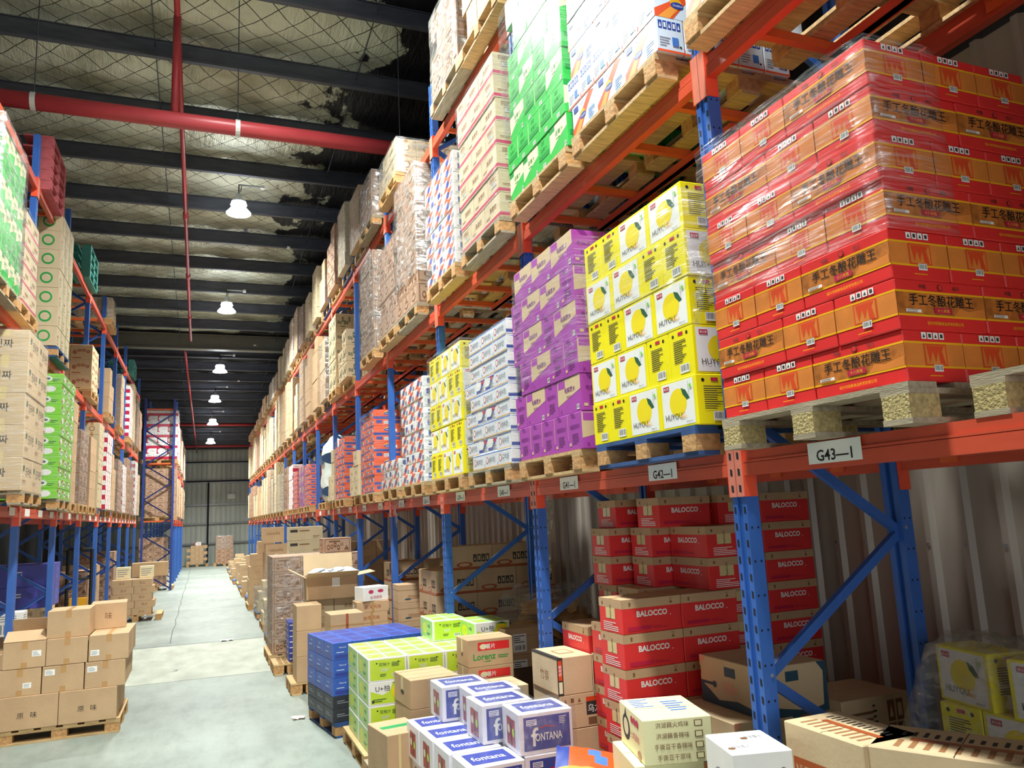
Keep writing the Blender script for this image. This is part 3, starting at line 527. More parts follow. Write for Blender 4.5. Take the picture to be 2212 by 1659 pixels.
for i, (x, y) in enumerate(LAMPS):
    z = ceil_z(y)-1.78+.30 if i > 1 else ceil_z(y)-1.45
    z = ceil_z(y)-.28-.60
    o = lp if i == 2 else None
    if i != 2: o = copy_tree(lp)
    o.location = (x, y, z); tag(o, 'white high-bay lamp, '+nth[i], 'lamp', 'high-bay lamps over the aisle')
    l = bpy.data.lights.new('lamp_light', 'AREA'); l.shape = 'DISK'; l.size = .42; l.energy = LAMP_W*(1.35 if i < 2 else 1 if i < 3 else 1.1); l.color = (.97, 1, .95); l.spread = 2.45
    lo = bpy.data.objects.new('lamp_light', l); col.objects.link(lo); lo.location = (x, y, z-.03)
# ------------------------------------------------------------------ racks
def post_mb(h, detail, m='rack_blue'):
    mb = MB(); mb.box(0, -.05, 0, .07, -.017, h, m); mb.box(0, .017, 0, .07, .05, h, m); mb.box(.014, -.018, 0, .05, .018, h, m)
    if detail:
        z = .12; i = 0
        while z < h-.1:
            for y in (-.034, .034): mb.poly([(-.0006, y-.007, z), (-.0006, y-.007, z+.032), (-.0006, y+.007, z+.038), (-.0006, y+.007, z+.006)], 'hole')
            if i % 2 == 0:
                for s in (-1, 1):
                    for x in (.018, .052): mb.poly([(x+.006*math.cos(a*PI/3), s*.0506, z+.015+.006*math.sin(a*PI/3)) for a in range(6)][::s], 'hole')
            z += .075; i += 1
    return mb
FH = 6.85
def upright(detail, h=FH, mt='rack_blue', depth=1.0):
    r = empty('rack_upright', (0, 0, -50)); pm = post_mb(h, detail, mt).mesh('post')
    for x, rz in ((0, 0), (depth, PI)):
        o = bpy.data.objects.new('post', pm); col.objects.link(o); o.parent = r; o.location = (x, 0, 0); o.rotation_euler[2] = rz
        b = MB(); b.box(-.02, -.07, 0, .09, .07, .008, mt); b.build('foot_plate', r, (x, 0, 0), rz)
    z = .07; s = 0
    while z+.6 < h:
        a, c = ((.05, z), (depth-.05, z+.6)) if s % 2 == 0 else ((depth-.05, z), (.05, z+.6))
        mb = MB(); dv = Vector((c[0]-a[0], 0, c[1]-a[1])); ln = dv.length; ang = -math.atan2(dv.z, dv.x)
        mb.box(0, -.019, -.022, ln, -.016, .022, mt); mb.box(0, -.019, -.022, ln, .012, -.019, mt); mb.box(0, -.019, .019, ln, .012, .022, mt)
        o = mb.build('brace', r, (a[0], 0, a[1])); o.rotation_euler[1] = ang; z += .6; s += 1
        b = MB(); b.tube((a[0], -.052, a[1]+.02), (a[0], .03, a[1]+.02), .009, 'bolt', 6); b.build('bolt', r) if detail else None
    return r
def rack_beam(length, label_at=(), detail=True, mt='beam', plain=False):
    """local: y along the beam from 0 (post centre) to length, x 0 aisle face, z 0 beam top"""
    r = empty('rack_beam', (0, 0, -50)); mb = MB(); a, b = .052, length-.052
    mb.box(-.004, a, -.11, .045, b, -.055, mt); mb.box(.004, a, -.055, .045, b, 0, mt); mb.box(-.004, a, -.052, .004, b, -.042, mt); mb.build('beam_body', r)
    for y0, s in ((0, 1), (length, -1)):
        c = MB(); ys = sorted((y0+s*.003, y0+s*.052)); c.box(-.009, ys[0], -.205, -.002, ys[1], .045, 'conn_plate')
        if detail:
            for z in (-.02, -.095, -.17): c.poly([(-.0096, (ys[0]+ys[1])/2-.008, z-.016), (-.0096, (ys[0]+ys[1])/2-.008, z+.016), (-.0096, (ys[0]+ys[1])/2+.008, z+.02), (-.0096, (ys[0]+ys[1])/2+.008, z-.012)], 'hole')
        ys = sorted((y0+s*.052, y0+s*.058)); c.box(-.009, ys[0], -.205, .062, ys[1], .045, 'connector'); c.build('connector', r)
    for y, t in label_at:
        c = MB(); c.poly([(-.0052, y+.14, -.092), (-.0052, y-.14, -.092), (-.0052, y-.14, -.006), (-.0052, y+.14, -.006)], 'paper')
        if t: c.text(t, Vector((-.0052, y, -.06)), Vector((0, -1, 0)), Vector((0, 0, 1)), Vector((-1, 0, 0)), .062, 'black', .22, .015)
        c.build('location_label', r)
    return r
LV = [2.28, 4.255, 6.17]; XR = 2.30; R0Y, BAY = 2.975, 2.395
FN = ['second', 'third', 'fourth', 'fifth', 'sixth', 'seventh', 'eighth', 'ninth', 'tenth', 'eleventh', 'twelfth', 'thirteenth', 'fourteenth', 'fifteenth', 'sixteenth', 'seventeenth', 'eighteenth', 'nineteenth', 'twentieth']
FN = ['nearest visible'.replace('nearest visible', 'first')]+FN
ud, up, ul = upright(True), upright(False), upright(False, 6.3); used = set()
def place(proto, loc, rz=0):
    if id(proto) not in used: used.add(id(proto)); o = proto
    else: o = copy_tree(proto)
    o.location = loc; o.rotation_euler[2] = rz; return o
for k in range(-1, 18):
    o = place(ud if k <= 2 else (up if k < 13 else ul), (XR, R0Y+BAY*k, 0)); tag(o, f"blue perforated rack upright frame, {FN[k] if k >= 0 else 'one before the first'} along the ribbed wall", 'rack frame', 'rack uprights by the ribbed wall')
LN = ['lower', 'middle', 'top']; BL = {-1: ('', 'G43—1'), 0: ('G42—1', 'G41—1'), 1: ('G40—1', 'G39—1'), 2: ('G38—1', 'G37—1'), 3: ('G36—1', 'G35—1'), 4: ('G34—1', 'G33—1')}
pb = rack_beam(BAY, detail=False)
for k in range(-1, 17):
    for lv in range(3):
        if lv == 0: pr = rack_beam(BAY, [(.62, BL.get(k, ('', ''))[0]), (1.78, BL.get(k, ('', ''))[1])], k < 3)
        else: pr = pb
        o = place(pr, (XR, R0Y+BAY*k, LV[lv])); bn = 'bay before the first' if k < 0 else f"{FN[k]} bay"
        tag(o, f"orange-red front beam of {LN[lv]} shelf, {bn} by ribbed wall", 'rack beam', 'front beams by the ribbed wall')
        if k < 7:
            o = place(pb, (XR+1.0, R0Y+BAY*(k+1), LV[lv]), PI); tag(o, f"orange-red rear beam of {LN[lv]} shelf, {bn} by ribbed wall", 'rack beam', 'rear beams by the ribbed wall')
            for q, yy in enumerate((.35, .85, 1.5, 2.05)):
                mb = MB() if (k == -1 and lv == 0 and q == 0) else None
                if mb: mb.box(.046, -.02, -.05, .954, .02, -.004, 'bar_orange'); mb.box(.046, -.045, -.09, .06, .045, -.002, 'bar_orange'); mb.box(.94, -.045, -.09, .954, .045, -.002, 'bar_orange'); sup = mb.build('support_bar')
                s = sup if mb else sup.copy()
                if not mb: col.objects.link(s)
                s.location = (XR, R0Y+BAY*k+yy, LV[lv]); tag(s, f"orange support bar under pallets, {['first','second','third','fourth'][q]} in {bn}, {LN[lv]} shelf, ribbed wall", 'support bar', 'orange pallet support bars')
            if lv:
                mb = MB(); mb.box(.48, .38, -.10, .52, 2.02, -.052, 'beam'); mb.box(.47, .38, -.10, .53, 2.02, -.096, 'beam')
                tag(mb.build('tie_bar', loc=(XR, R0Y+BAY*k, LV[lv])), f"red lengthwise tie bar under {LN[lv]} shelf, {bn}, ribbed wall", 'tie bar', 'red tie bars under the shelves')
# opposite rack: aisle face at XLR, rotated half a turn
XLR = -1.91; LY = 10.25; LVL = [z+.087 for z in LV]
for k in range(-1, 8):
    o = place(up, (XLR, LY+BAY*k, 0), PI); tag(o, f"blue rack upright frame, {FN[k] if k >= 0 else 'one before the first'} along the opposite row", 'rack frame', 'rack uprights of the opposite row')
for k in range(-1, 7):
    bn = 'bay before the first' if k < 0 else f"{FN[k]} bay"
    for lv in range(3):
        pr = pb if lv else rack_beam(BAY, [(.4, ''), (1.2, ''), (2.0, '')], False)
        o = place(pr, (XLR, LY+BAY*(k+1), LVL[lv]), PI); tag(o, f"worn red front beam of {LN[lv]} shelf, {bn}, opposite row", 'rack beam', 'front beams of the opposite row')
        if k < 5: o = place(pb, (XLR-1.0, LY+BAY*k, LVL[lv])); tag(o, f"worn red rear beam of {LN[lv]} shelf, {bn}, opposite row", 'rack beam', 'rear beams of the opposite row')
        if k < 4 and lv:
            for q, yy in enumerate((.5, 1.0, 1.9)):
                s = sup.copy(); col.objects.link(s); s.location = (XLR-1.0, LY+BAY*k+yy, LVL[lv]); tag(s, f"orange support bar, {['first','second','third'][q]} in {bn}, {LN[lv]} shelf, opposite row", 'support bar', 'orange pallet support bars')
# far rack block standing one depth further into the aisle
XF2 = -.93
for k in range(0, 7):
    o = place((up if k < 3 else ul) if k else upright(True, 6.6, 'rack_navy'), (XF2, 29.6+BAY*k, 0), PI); tag(o, f"dark blue rack frame, {FN[k]} of the far block jutting into the aisle", 'rack frame', 'rack uprights of the far block')
for k in range(0, 6):
    for lv in range(3):
        o = place(pb, (XF2, 29.6+BAY*(k+1), LVL[lv]), PI); tag(o, f"red front beam of {LN[lv]} shelf, {FN[k]} bay, far block", 'rack beam', 'front beams of the far block')
        if k == 0:
            for q, yy in enumerate((.06, .5)): s = sup.copy(); col.objects.link(s); s.location = (XF2-1.0, 29.6+yy, LVL[lv]); tag(s, f"orange cross bar, {['first','second'][q]} on {LN[lv]} shelf end, far block", 'support bar', 'orange pallet support bars')
# ------------------------------------------------------------------ right-hand racks: pallet loads
SF = 2.17
def load(kn, lv, y0, rows, ordn, style='wood', wood_far=False, depth=1.0, ln=None, x=SF, filmed=None, kinds=None, row='ribbed wall', side=-1, film_from=0., zoff=0, jit=.003, taper=0):
    K = KIND[kn]; zs = (LV if side < 0 else LVL)[lv]; z = zs+.14+.001
    length = max(sum(K['w' if c == 'F' else 'd']+.004 for c in r) for r in rows)
    ln = ln or max(1.0, length); where = f"{ordn} {LN[lv]} shelf pallet, {row}"
    pallet(x-side*.6*.98, y0+length/2, zs+.0005, f"on the {LN[lv]} shelf, {ordn} along the {row}", style, wood_far, 1.2 if depth > .8 else 1.0, 1.0)
    top = stack(kn, x, y0, z, rows, where, depth, side, jit, kinds)
    if filmed:
        xa, xb = sorted((x+side*.002, x-side*(depth+.04)))
        film(xa, y0-.004, z+film_from, xb, y0+length+.008, top+.01, f"{KIND[kn]['phrase']}s, {where}", filmed, taper, seed=int(y0*10)+lv)
    return top
# lower shelf
A_, B_ = 'FSS', 'SSF'
load('wine_carton', 0, 1.87, ['FSS', 'SSF', 'FSS'[::1], 'SSF', 'FSS', 'SSF', 'FSS'], 'first', 'chip')
film(2.16, 1.866, 2.95, 2.5, 2.87, 3.69, 'the upper red wine cartons on the first lower shelf pallet', 'film', seed=3)
pallet(2.9, 1.25, 2.2805, 'empty at the near end of the lower shelf', 'chip')
load('lemon_carton', 0, 3.04, ['FFSS', 'SSFF', 'FFSS', 'SSFF', 'FFSS'], 'second', 'blue')
film(2.162, 3.036, 3.13, 3.2, 4.09, 3.6, 'the upper yellow cartons on the second lower shelf pallet', 'film', seed=5)
load('purple_carton', 0, 4.25, ['SSSSS', 'FSFS', 'SSFS', 'FSFS', 'SFFS', 'FFF'], 'third')
film(2.162, 4.226, 2.95, 3.2, 5.25, 3.78, 'the purple cartons on the third lower shelf pallet', 'film', seed=6)
load('milk_carton', 0, 5.45, ['FFF', 'FSSF', 'FFF', 'FSSF', 'FFF', 'FSSF', 'FFF', 'FFF', 'FFF'], 'fourth', 'grey', filmed='film')
load('lemon_carton', 0, 6.62, ['FFSS', 'SSFF', 'FFSS', 'SSFF', 'FFSS'], 'fifth')
film(2.162, 6.616, 3.0, 3.2, 7.68, 3.66, 'the upper yellow cartons on the fifth lower shelf pallet', 'film', seed=8)
load('malt_pack', 0, 7.95, ['FFF', 'FFF', 'FSS', 'FFF', 'FFF', 'FSS', 'FFF', 'FFF', 'FFF', 'FFF'], 'sixth', filmed='film')
load('malt_pack', 0, 9.1, ['FFF', 'FSS', 'FFF'], 'seventh', filmed='film_soft')
load('orange_carton', 0, 10.55, ['FFS', 'SFF', 'FFS', 'SFF', 'FFS', 'SFF', 'FFS', 'SFF', 'FFS', 'S'], 'eighth', filmed='film')
load('kraft_carton', 0, 11.75, ['FF', 'FF', 'F'], 'ninth', depth=.7)
load('orange_carton', 0, 12.95, ['FFS', 'SFF', 'FFS', 'SFF', 'FFS', 'SFF', 'FFS', 'FSF', 'SF'], 'tenth', filmed='film')
load('kraft_carton', 0, 14.1, ['FS', 'FS', 'S', 'S'], 'eleventh', depth=.6)
# bulky white woven bag
def bag(name, x0, y0, z0, x1, y1, z1, m, label, cat, seed=1, squash=.86, rough=.05):
    rr = random.Random(seed); mb = MB(); k = mb.mi(m); n, nz = 28, 14; cx, cy = (x0+x1)/2, (y0+y1)/2
    for j in range(nz+1):
        t = j/nz; s = (1-abs(2*t-1)**5*(.16))*(1 if t < .8 else 1-(t-.8)*1.3)
        for i in range(n):
            a = 2*PI*i/n; ca, sa = math.cos(a), math.sin(a); e = 4; rr_ = (abs(ca)**e+abs(sa)**e)**(-1/e)*s*(1+rr.uniform(-rough, rough)*.6)
            mb.v.append((cx+ca*rr_*(x1-x0)/2*.97, cy+sa*rr_*(y1-y0)/2*.97, z0+(z1-z0)*t+rr.uniform(-rough, rough)*.3*(0 < j < nz)))
    for j in range(nz):
        for i in range(n): mb.f.append((j*n+i, j*n+(i+1) % n, (j+1)*n+(i+1) % n, (j+1)*n+i)); mb.m.append(k)
    for j, s in ((0, -1), (nz, 1)): mb.f.append(tuple(j*n+i for i in range(n))[::s]); mb.m.append(k)
    return tag(mb.build(name, smooth=True), label, cat)
pallet(SF+.6, 15.6, LV[0], 'under the white woven bag, lower shelf', far=True)
b_ = bag('bulk_bag', SF, 15.1, LV[0]+.142, SF+1.0, 16.1, 3.72, 'bag_white', 'bulging white woven bulk bag with blue print on the lower shelf', 'bag', 3)
mb = MB()
for z in (2.62, 3.25): mb.poly([(SF+.2+.28*math.cos(a*PI/8), 15.09, z+.12*math.sin(a*PI/8)) for a in range(16)], 'bag_print'); mb.poly([(SF-.008, 15.6+.25*math.cos(a*PI/8), z+.1*math.sin(a*PI/8)) for a in range(16)], 'bag_print')
o = mb.build('bag_print', b_)
load('orange_carton', 0, 17.45, ['FFS']*8, 'twelfth', wood_far=True, filmed='film')
load('purple_carton', 0, 18.55, ['SSSS', 'FSF', 'FSF', 'FSF'], 'thirteenth', wood_far=True, filmed='film_soft')
load('orange_carton', 0, 19.85, ['FFS']*8, 'fourteenth', wood_far=True, filmed='film')
load('redwhite_carton', 0, 20.95, ['FFF']*6, 'fifteenth', wood_far=True)
load('tomato_carton', 0, 22.25, ['FF']*5, 'sixteenth', wood_far=True)
# middle shelf
load('malt_carton', 1, 1.86, ['FFF', 'SSSSSS', 'FFF', 'FFF'], 'first')
load('malt_carton', 1, 3.12, ['FFF', 'SSSSSS', 'FFF', 'FSSF', 'FFF', 'SSSSSS', 'FFF', 'FFF'], 'second')
load('green_carton', 1, 4.22, ['FSFF', 'SSSSS', 'FSSF', 'FSFS', 'SFFS', 'FFF', 'FSSF'], 'third')
film(2.162, 4.216, 4.95, 3.2, 5.27, 6.02, 'the green cartons on the third middle shelf pallet', 'film', seed=12)
load('banded_carton', 1, 5.47, ['FFS', 'SFF', 'FFS', 'SFF', 'FFS', 'SFF', 'FFS'], 'fourth', 'grey', filmed='film')
load('malt_pack', 1, 6.64, ['FFF', 'FSS', 'FFF', 'FFF', 'FSS', 'FFF', 'FFF', 'FSS', 'FFF', 'FFF'], 'fifth', filmed='film')
load('tomato_carton', 1, 8.05, ['SSS', 'FF', 'SSS', 'FF', 'SSS', 'FF', 'SSS'], 'sixth', 'grey')
film(2.162, 8.046, 4.75, 3.2, 9.05, 6.05, 'the framed kraft cartons on the sixth middle shelf pallet', 'film_thick', seed=14)
load('tomato_carton', 1, 9.07, ['SSS', 'FF', 'SSS', 'FF', 'SSS'], 'seventh', filmed='film')
load('tomato_carton', 1, 10.4, ['SSS', 'FF', 'SSS', 'FF', 'SSS', 'FF'], 'eighth', filmed='film_thick')
load('vine_carton', 1, 12.65, ['FF', 'FF', 'F'], 'ninth', depth=.7)
load('vine_carton', 1, 13.75, ['FF', 'FF', 'FF', 'FF', 'FF'], 'tenth', wood_far=True)
# top shelf
load('plain_carton', 2, 5.42, ['FS', 'FF', 'FS', 'FF'], 'first', 'wood')
load('tomato_carton', 2, 6.35, ['FF', 'FF', 'SS', 'FF'], 'second', 'grey', filmed='film_thick')
load('kraft_carton', 2, 8.9, ['FFS', 'FF'], 'third', filmed='film_thick')
load('tomato_carton', 2, 10.4, ['FF', 'FF', 'FF'], 'fourth', 'grey', filmed='film_thick')
rr = random.Random(21)
def filler(lv, b0, b1, start, side=-1, x=SF, row='ribbed wall', base=R0Y, kinds=('plain_carton', 'kraft_carton', 'plain_carton', 'kraft_carton', 'tomato_carton'), zmax=1.65, lo=.6, pf=.3):
    i = start
    for hb in range(int(b0*2), int(b1*2)):
        y = base+BAY*(hb//2)+(.09 if hb % 2 == 0 else 1.24)
        kn = rr.choice(kinds); K = KIND[kn]; zm = min(zmax, ceil_z(y+1)-.45-(LV[2]+.25)) if lv == 2 else zmax
        n = max(1, int(rr.uniform(lo, 1)*zm/K['h'])); nc = max(2, int(1.06/K['w']))
        rows = [''.join('F' for _ in range(nc)) if (r < n-1 or rr.random() < .6) else 'F'*(nc-1) for r in range(n)]
        load(kn, lv, y, rows, NTH2[i % len(NTH2)], rr.choice(['wood', 'wood', 'grey', 'blue']) if y < 20 else 'wood', True, .75, filmed=('film_soft' if rr.random() < pf and y < 30 else None), x=x, row=row, side=side)
        i += 1
NTH2 = ['first', 'second', 'third', 'fourth', 'fifth', 'sixth', 'seventh', 'eighth', 'ninth', 'tenth', 'eleventh', 'twelfth', 'thirteenth', 'fourteenth', 'fifteenth', 'sixteenth', 'seventeenth', 'eighteenth', 'nineteenth', 'twentieth', 'twenty-first', 'twenty-second', 'twenty-third', 'twenty-fourth', 'twenty-fifth', 'twenty-sixth', 'twenty-seventh', 'twenty-eighth', 'twenty-ninth', 'thirtieth', 'thirty-first', 'thirty-second', 'thirty-third', 'thirty-fourth', 'thirty-fifth', 'thirty-sixth', 'thirty-seventh', 'thirty-eighth', 'thirty-ninth', 'fortieth', 'forty-first', 'forty-second']
filler(0, 9, 16.5, 16); filler(1, 5, 16.5, 10, lo=.8); filler(2, 3.5, 16.5, 4, zmax=1.4, pf=.6)
# ------------------------------------------------------------------ opposite row: pallet loads
OR = dict(side=1, row='opposite row', x=XLR+.1)
load('korean_carton', 0, 9.12, ['FF', 'FF', 'FF', 'FF', 'FF'], 'first', 'grey', **{**OR, 'x': -1.70}); 
film(-2.8, 9.11, 2.52, -1.69, 10.2, 4.18, 'the large printed kraft cartons, first opposite pallet', 'film', seed=31)
load('lime_carton', 0, 11.5, ['FFS', 'SFF', 'FFS', 'SFF', 'FFS', 'SFF', 'FFS', 'SFF', 'FFS', 'SFF', 'FFS', 'SFF'], 'second', 'grey', filmed='film', **{**OR, 'x': -1.74})
load('plain_carton', 0, 12.74, ['FF', 'FF', 'FF', 'FF', 'FF'], 'third', **OR)
load('tomato_carton', 0, 13.95, ['FF']*5, 'fourth', filmed='film_soft', **OR)
load('plain_carton', 0, 15.14, ['FF', 'FF', 'FF', 'FF'], 'fifth', **OR)
filler(0, 2.5, 7, 5, 1, XLR+.1, 'opposite row', LY, ('plain_carton', 'kraft_carton', 'redwhite_carton', 'plain_carton', 'tomato_carton'), lo=.8)
load('green_carton', 1, 8.02, ['FFFF', 'SSSSS', 'FFFF', 'FFFF', 'SSSSS', 'FFFF'], 'first', 'grey', **OR)
film(-2.9, 8.01, 4.55, -1.80, 9.15, 6.02, 'the green cartons on the first middle shelf pallet, opposite row', 'film_thick', seed=32)
load('banded_carton', 1, 9.2, ['FF', 'FF', 'FF', 'FF', 'FF'], 'second', filmed='film', **OR)
load('greenkraft_carton', 1, 11.35, ['FFF', 'FFF', 'FFF', 'FFF', 'FFF', 'FFF', 'FFF'], 'third', 'blue', **OR)
load('flower_carton', 1, 14.85, ['FF', 'FF', 'FF'][:3], 'fourth', **OR)
load('plain_carton', 1, 17.6, ['FF', 'FF', 'F'], 'fifth', **OR)
load('plain_carton', 1, 19.95, ['FF']*4, 'sixth', wood_far=True, filmed='film_thick', **OR)
load('redwhite_carton', 1, 22.3, ['FFF']*7, 'seventh', wood_far=True, **OR)
filler(1, 5.5, 7, 7, 1, XLR+.1, 'opposite row', LY, lo=.8)
def pallet_pile(style, x, y, z, n, word):
    for i in range(n): pallet(x, y, z+i*.141, f"{ORD[i]} in the stored pile {word}", style, True, 1.1, 1.0)
pallet_pile('red', XLR-.45, 10.95, LVL[2]+.001, 5, 'on the top shelf, opposite row')
pallet_pile('teal', XLR-.45, 14.6, LVL[2]+.001, 4, 'on the top shelf past the red ones')
pallet_pile('teal', XLR-.45, 23.6, LVL[2]+.001, 3, 'small on the top shelf farther down')
load('kraft_carton', 2, 17.5, ['FF', 'F'], 'first', filmed='film_soft', **OR)
# far block, end bay seen square on
FB = dict(side=1, row='far block', x=XF2+.08)
load('redwhite_carton', 1, 29.75, ['FFF', 'SSSS', 'FFF', 'SSSS', 'FFF', 'SSSS', 'FFF', 'SSSS', 'FFF'], 'first', **FB)
film(XF2-.98, 29.74, 5.1, XF2+.1, 30.85, 6.25, 'the red-white cartons on the far block end', 'film', seed=33)
load('tomato_carton', 0, 29.75, ['FF']*7, 'first', **FB)
filler(0, .5, 6, 1, 1, XF2+.08, 'far block', 29.6, lo=.85); filler(1, .5, 6, 1, 1, XF2+.08, 'far block', 29.6, lo=.8)
# ------------------------------------------------------------------ goods standing on the floor
def fstack(kn, x, y, z, rows, where, rz=0, cols=None, jit=.004, group=None):
    """a heap on the floor turned by rz about (x, y): rows bottom to top of (columns across x, rows deep along y, x shift); faces f to the camera"""
    K = KIND[kn]; w_, d_, h_ = K['w'], K['d'], K['h']; g = .005; c, s = math.cos(rz), math.sin(rz)
    for r, row in enumerate(rows):
        nx, ny, sh = row[:3]; kk = row[3] if len(row) > 3 else kn
        for j in range(ny):
            for i in range(nx):
                lx = sh+(w_+g)*(i+.5)+random.uniform(-1, 1)*jit*.3; ly = (d_+g)*(j+.5)
                lab = f"{KIND[kk]['phrase']}, {ORD[r]} layer, {NTH[i]} across" + ('' if ny == 1 else f", {['front', 'second', 'third', 'back'][j]} rank") + f", {where}"
                put(kk, x+lx*c-ly*s, y+lx*s+ly*c, z+r*(h_+.001), rz+random.uniform(-1, 1)*jit, lab, group or f"{KIND[kk]['phrase']}s, {where}")
    return z+len(rows)*h_
def single(kn, x, y, z, rz, label, w_=None):
    put(kn, x, y, z, rz, label)
def carton_thing(name, w_, d_, h_, base, loc, rz, label, specs=(), tape=None, labels=(), cat='carton', seam=True):
    """one carton with its tape and paper labels as children; loc is the front-bottom corner nearest the aisle"""
    mb = MB(); mb.bbox(w_, d_, h_, base)
    if seam: art(mb, w_, d_, h_, 't', [('r', 0, .497, 1, .503, 'dark_print')])
    for fc, it in specs: art(mb, w_, d_, h_, fc, it)
    c, s = math.cos(rz), math.sin(rz); o = mb.build(name, loc=(loc[0]+w_/2*c-d_/2*s, loc[1]+w_/2*s+d_/2*c, loc[2]), rz=rz); tag(o, label, cat)
    if tape:
        t = MB(); art(t, w_, d_, h_, 't', [('r', .45, 0, .55, 1, tape)]); art(t, w_, d_, h_, 'fb', [('r', .43, .72, .57, 1, tape), ('r', .43, 0, .57, .22, tape)]); t.build('tape', o)
    for fc, u, v, a, b in labels:
        t = MB(); art(t, w_, d_, h_, fc, [('r', u, v, u+a, v+b, 'paper'), ('lines', u+.02, v+.03, u+a-.02, v+b-.03, 4, 'grey_print')]); t.build('paper_label', o)
    return o
# near pallet of kraft cartons beside the opposite row
pallet(-1.31, 9.97, 0.001, 'on the floor under the kraft cartons before the opposite row', 'wood', False, 1.1, 1.0, along='x')
Z0 = .142; PX = -1.86
for i, (x, w_, ln, la) in enumerate([(-1.86, .53, '原味', 'first'), (-1.325, .53, '原味', 'second')]):
    for j in range(2): carton_thing('kraft_carton_box', w_, .48, .32, 'kraft', (x, 9.46+j*.485, Z0), 0, f"wide kraft carton marked in black, {la} in {'front' if j == 0 else 'back'} of bottom layer, near floor pallet", [('f', [('t', ln[0], .38, .42, .2, 'dark_print', .2), ('t', ln[1], .60, .42, .2, 'dark_print', .2)])] if j == 0 else [])
for r, (zb, xs) in enumerate([(Z0+.321, (-1.87, -1.485, -1.10)), (Z0+.587, (-1.84, -1.46, -1.075))]):
    for i, x in enumerate(xs):
        for j in range(2):
            lab = [[('f', .58, .28, .2, .2)], [('f', .06, .66, .24, .22)], [('f', .06, .62, .24, .22)]][i] if r == 0 else [[('f', .68, .42, .22, .22)], [], [('f', .05, .22, .22, .22)]][i]
            carton_thing('kraft_carton_box', .375, .46, .262, 'kraft', (x, 9.47+j*.465, zb), random.uniform(-.01, .01), f"taped kraft carton, {NTH[i]} across, {['second', 'third'][r]} layer, {'front' if j == 0 else 'back'} rank, near floor pallet", [], 'tape', lab if j == 0 else [])
carton_thing('kraft_carton_box', .39, .46, .275, 'kraft', (-1.47, 9.5, Z0+.851), .0, 'taped kraft carton alone in front on the top of the near floor pallet', [], 'tape')
carton_thing('kraft_carton_box', .36, .40, .275, 'kraft', (-1.13, 10.0, Z0+.851), .06, 'kraft carton with one written mark at the back on top of near floor pallet', [('f', [('t', '味', .5, .5, .3, 'brown_print', .2)])], None)
o = [q for q in bpy.data.objects if q.get('label') == 'taped kraft carton, first across, third layer, front rank, near floor pallet'][0]
for sx, sy, L_, A_x in ((0, -1, .375, .5), (0, 1, .375, -1.0)):
    f = MB(); f.box(-L_/2, 0, 0, L_/2, .2, .004, 'kraft'); q = f.build('flap', o, (0, sy*.23, .264), 0 if sy > 0 else 0); q.rotation_euler[0] = .45 if sy < 0 else 1.9
# things on the floor inside the opposite row
for k, (y, z0_) in enumerate([(10.6, 0), (12.9, 0), (15.3, 0), (17.7, 0), (20.1, 0), (22.5, 0)]):
    pallet(XLR-.62, y+.5, .001, f"on the floor inside the opposite row, {NTH[k]} bay", 'grey', True, 1.1, 1.0)
fstack('plain_carton', -2.95, 10.6, .142, [(2, 2, 0), (2, 2, .1), (1, 1, 0)], 'floor, first bay, opposite row')
fstack('plain_carton', -2.95, 12.9, .142, [(2, 2, 0), (2, 2, 0), (2, 2, 0)], 'floor, second bay, opposite row')
kind('blue_case', .48, .4, .3, 'violet', [('f', [('lines', .04, .5, .3, .75, 2, 'white')]), ('lr', [('e', .4, .5, .2, .25, 'sky_print'), ('e', .4, .5, .14, .18, 'violet')])], phrase='violet blue carton')
fstack('blue_case', -2.95, 12.9, 1.046, [(2, 2, 0), (2, 2, 0)], 'second bay of opposite row')
fstack('korean_carton', -2.95, 15.3, .142, [(2, 1, 0), (2, 1, 0), (1, 1, .1)], 'floor, third bay, opposite row')
fstack('tomato_carton', -2.95, 17.7, .142, [(2, 2, 0)]*5, 'floor, fourth bay, opposite row')
fstack('plain_carton', -2.95, 20.1, .142, [(2, 2, 0)]*4, 'floor, fifth bay, opposite row')
fstack('tomato_carton', -2.95, 22.5, .142, [(2, 2, 0)]*6, 'floor, sixth bay, opposite row')
fstack('tomato_carton', -2.0, 29.9, .142, [(2, 2, 0)]*7, 'floor, far block end')
pallet(-1.43, 30.35, .001, 'on the floor under the far block end bay', 'wood', True, 1.1, 1.0)
kind('white_case', .3, .26, .27, 'white', [('fr', [('icons', .1, .1, .9, .5, 3, 'grey_print', 'white'), ('lines', .1, .6, .9, .9, 3, 'grey_print')])], phrase='white printed carton')
fstack('white_case', -2.25, 10.95, .9, [(1, 1, 0)]*1, 'second bay edge'); fstack('white_case', -2.3, 11.9, .001, [(1, 2, 0)]*3, 'first bay, opposite row')
# pallet of flat cartons further along, beside the opposite row
pallet(-1.38, 20.75, .001, 'under low kraft cartons beside the opposite row', 'wood', True, 1.1, 1.0)
kind('flat_kraft', .42, .3, .16, 'kraft', [('fb', [('t', '食品', .5, .5, .4, 'kraft_print', .4)])], phrase='low kraft carton', tape='tape')
fstack('flat_kraft', -1.9, 20.3, .142, [(2, 2, 0), (2, 2, .06), (2, 2, 0), (2, 2, .04), (2, 2, 0)], 'aisle pallet by the opposite row')
kind('snow_case', .3, .22, .27, 'cream', [('fblr', [('lines', .1, .15, .9, .85, 4, 'grey_print')])], phrase='cream printed carton')
fstack('snow_case', -1.85, 20.7, .95, [(1, 1, 0)], 'atop low kraft cartons'); fstack('snow_case', -1.35, 20.7, .95, [(1, 1, 0)], 'atop the low kraft pile, aisle end')
o = carton_thing('kraft_carton_box', .8, .3, .33, 'kraft', (-1.55, 21.15, .95), 0, 'long kraft carton lying at the back of the low kraft pile')
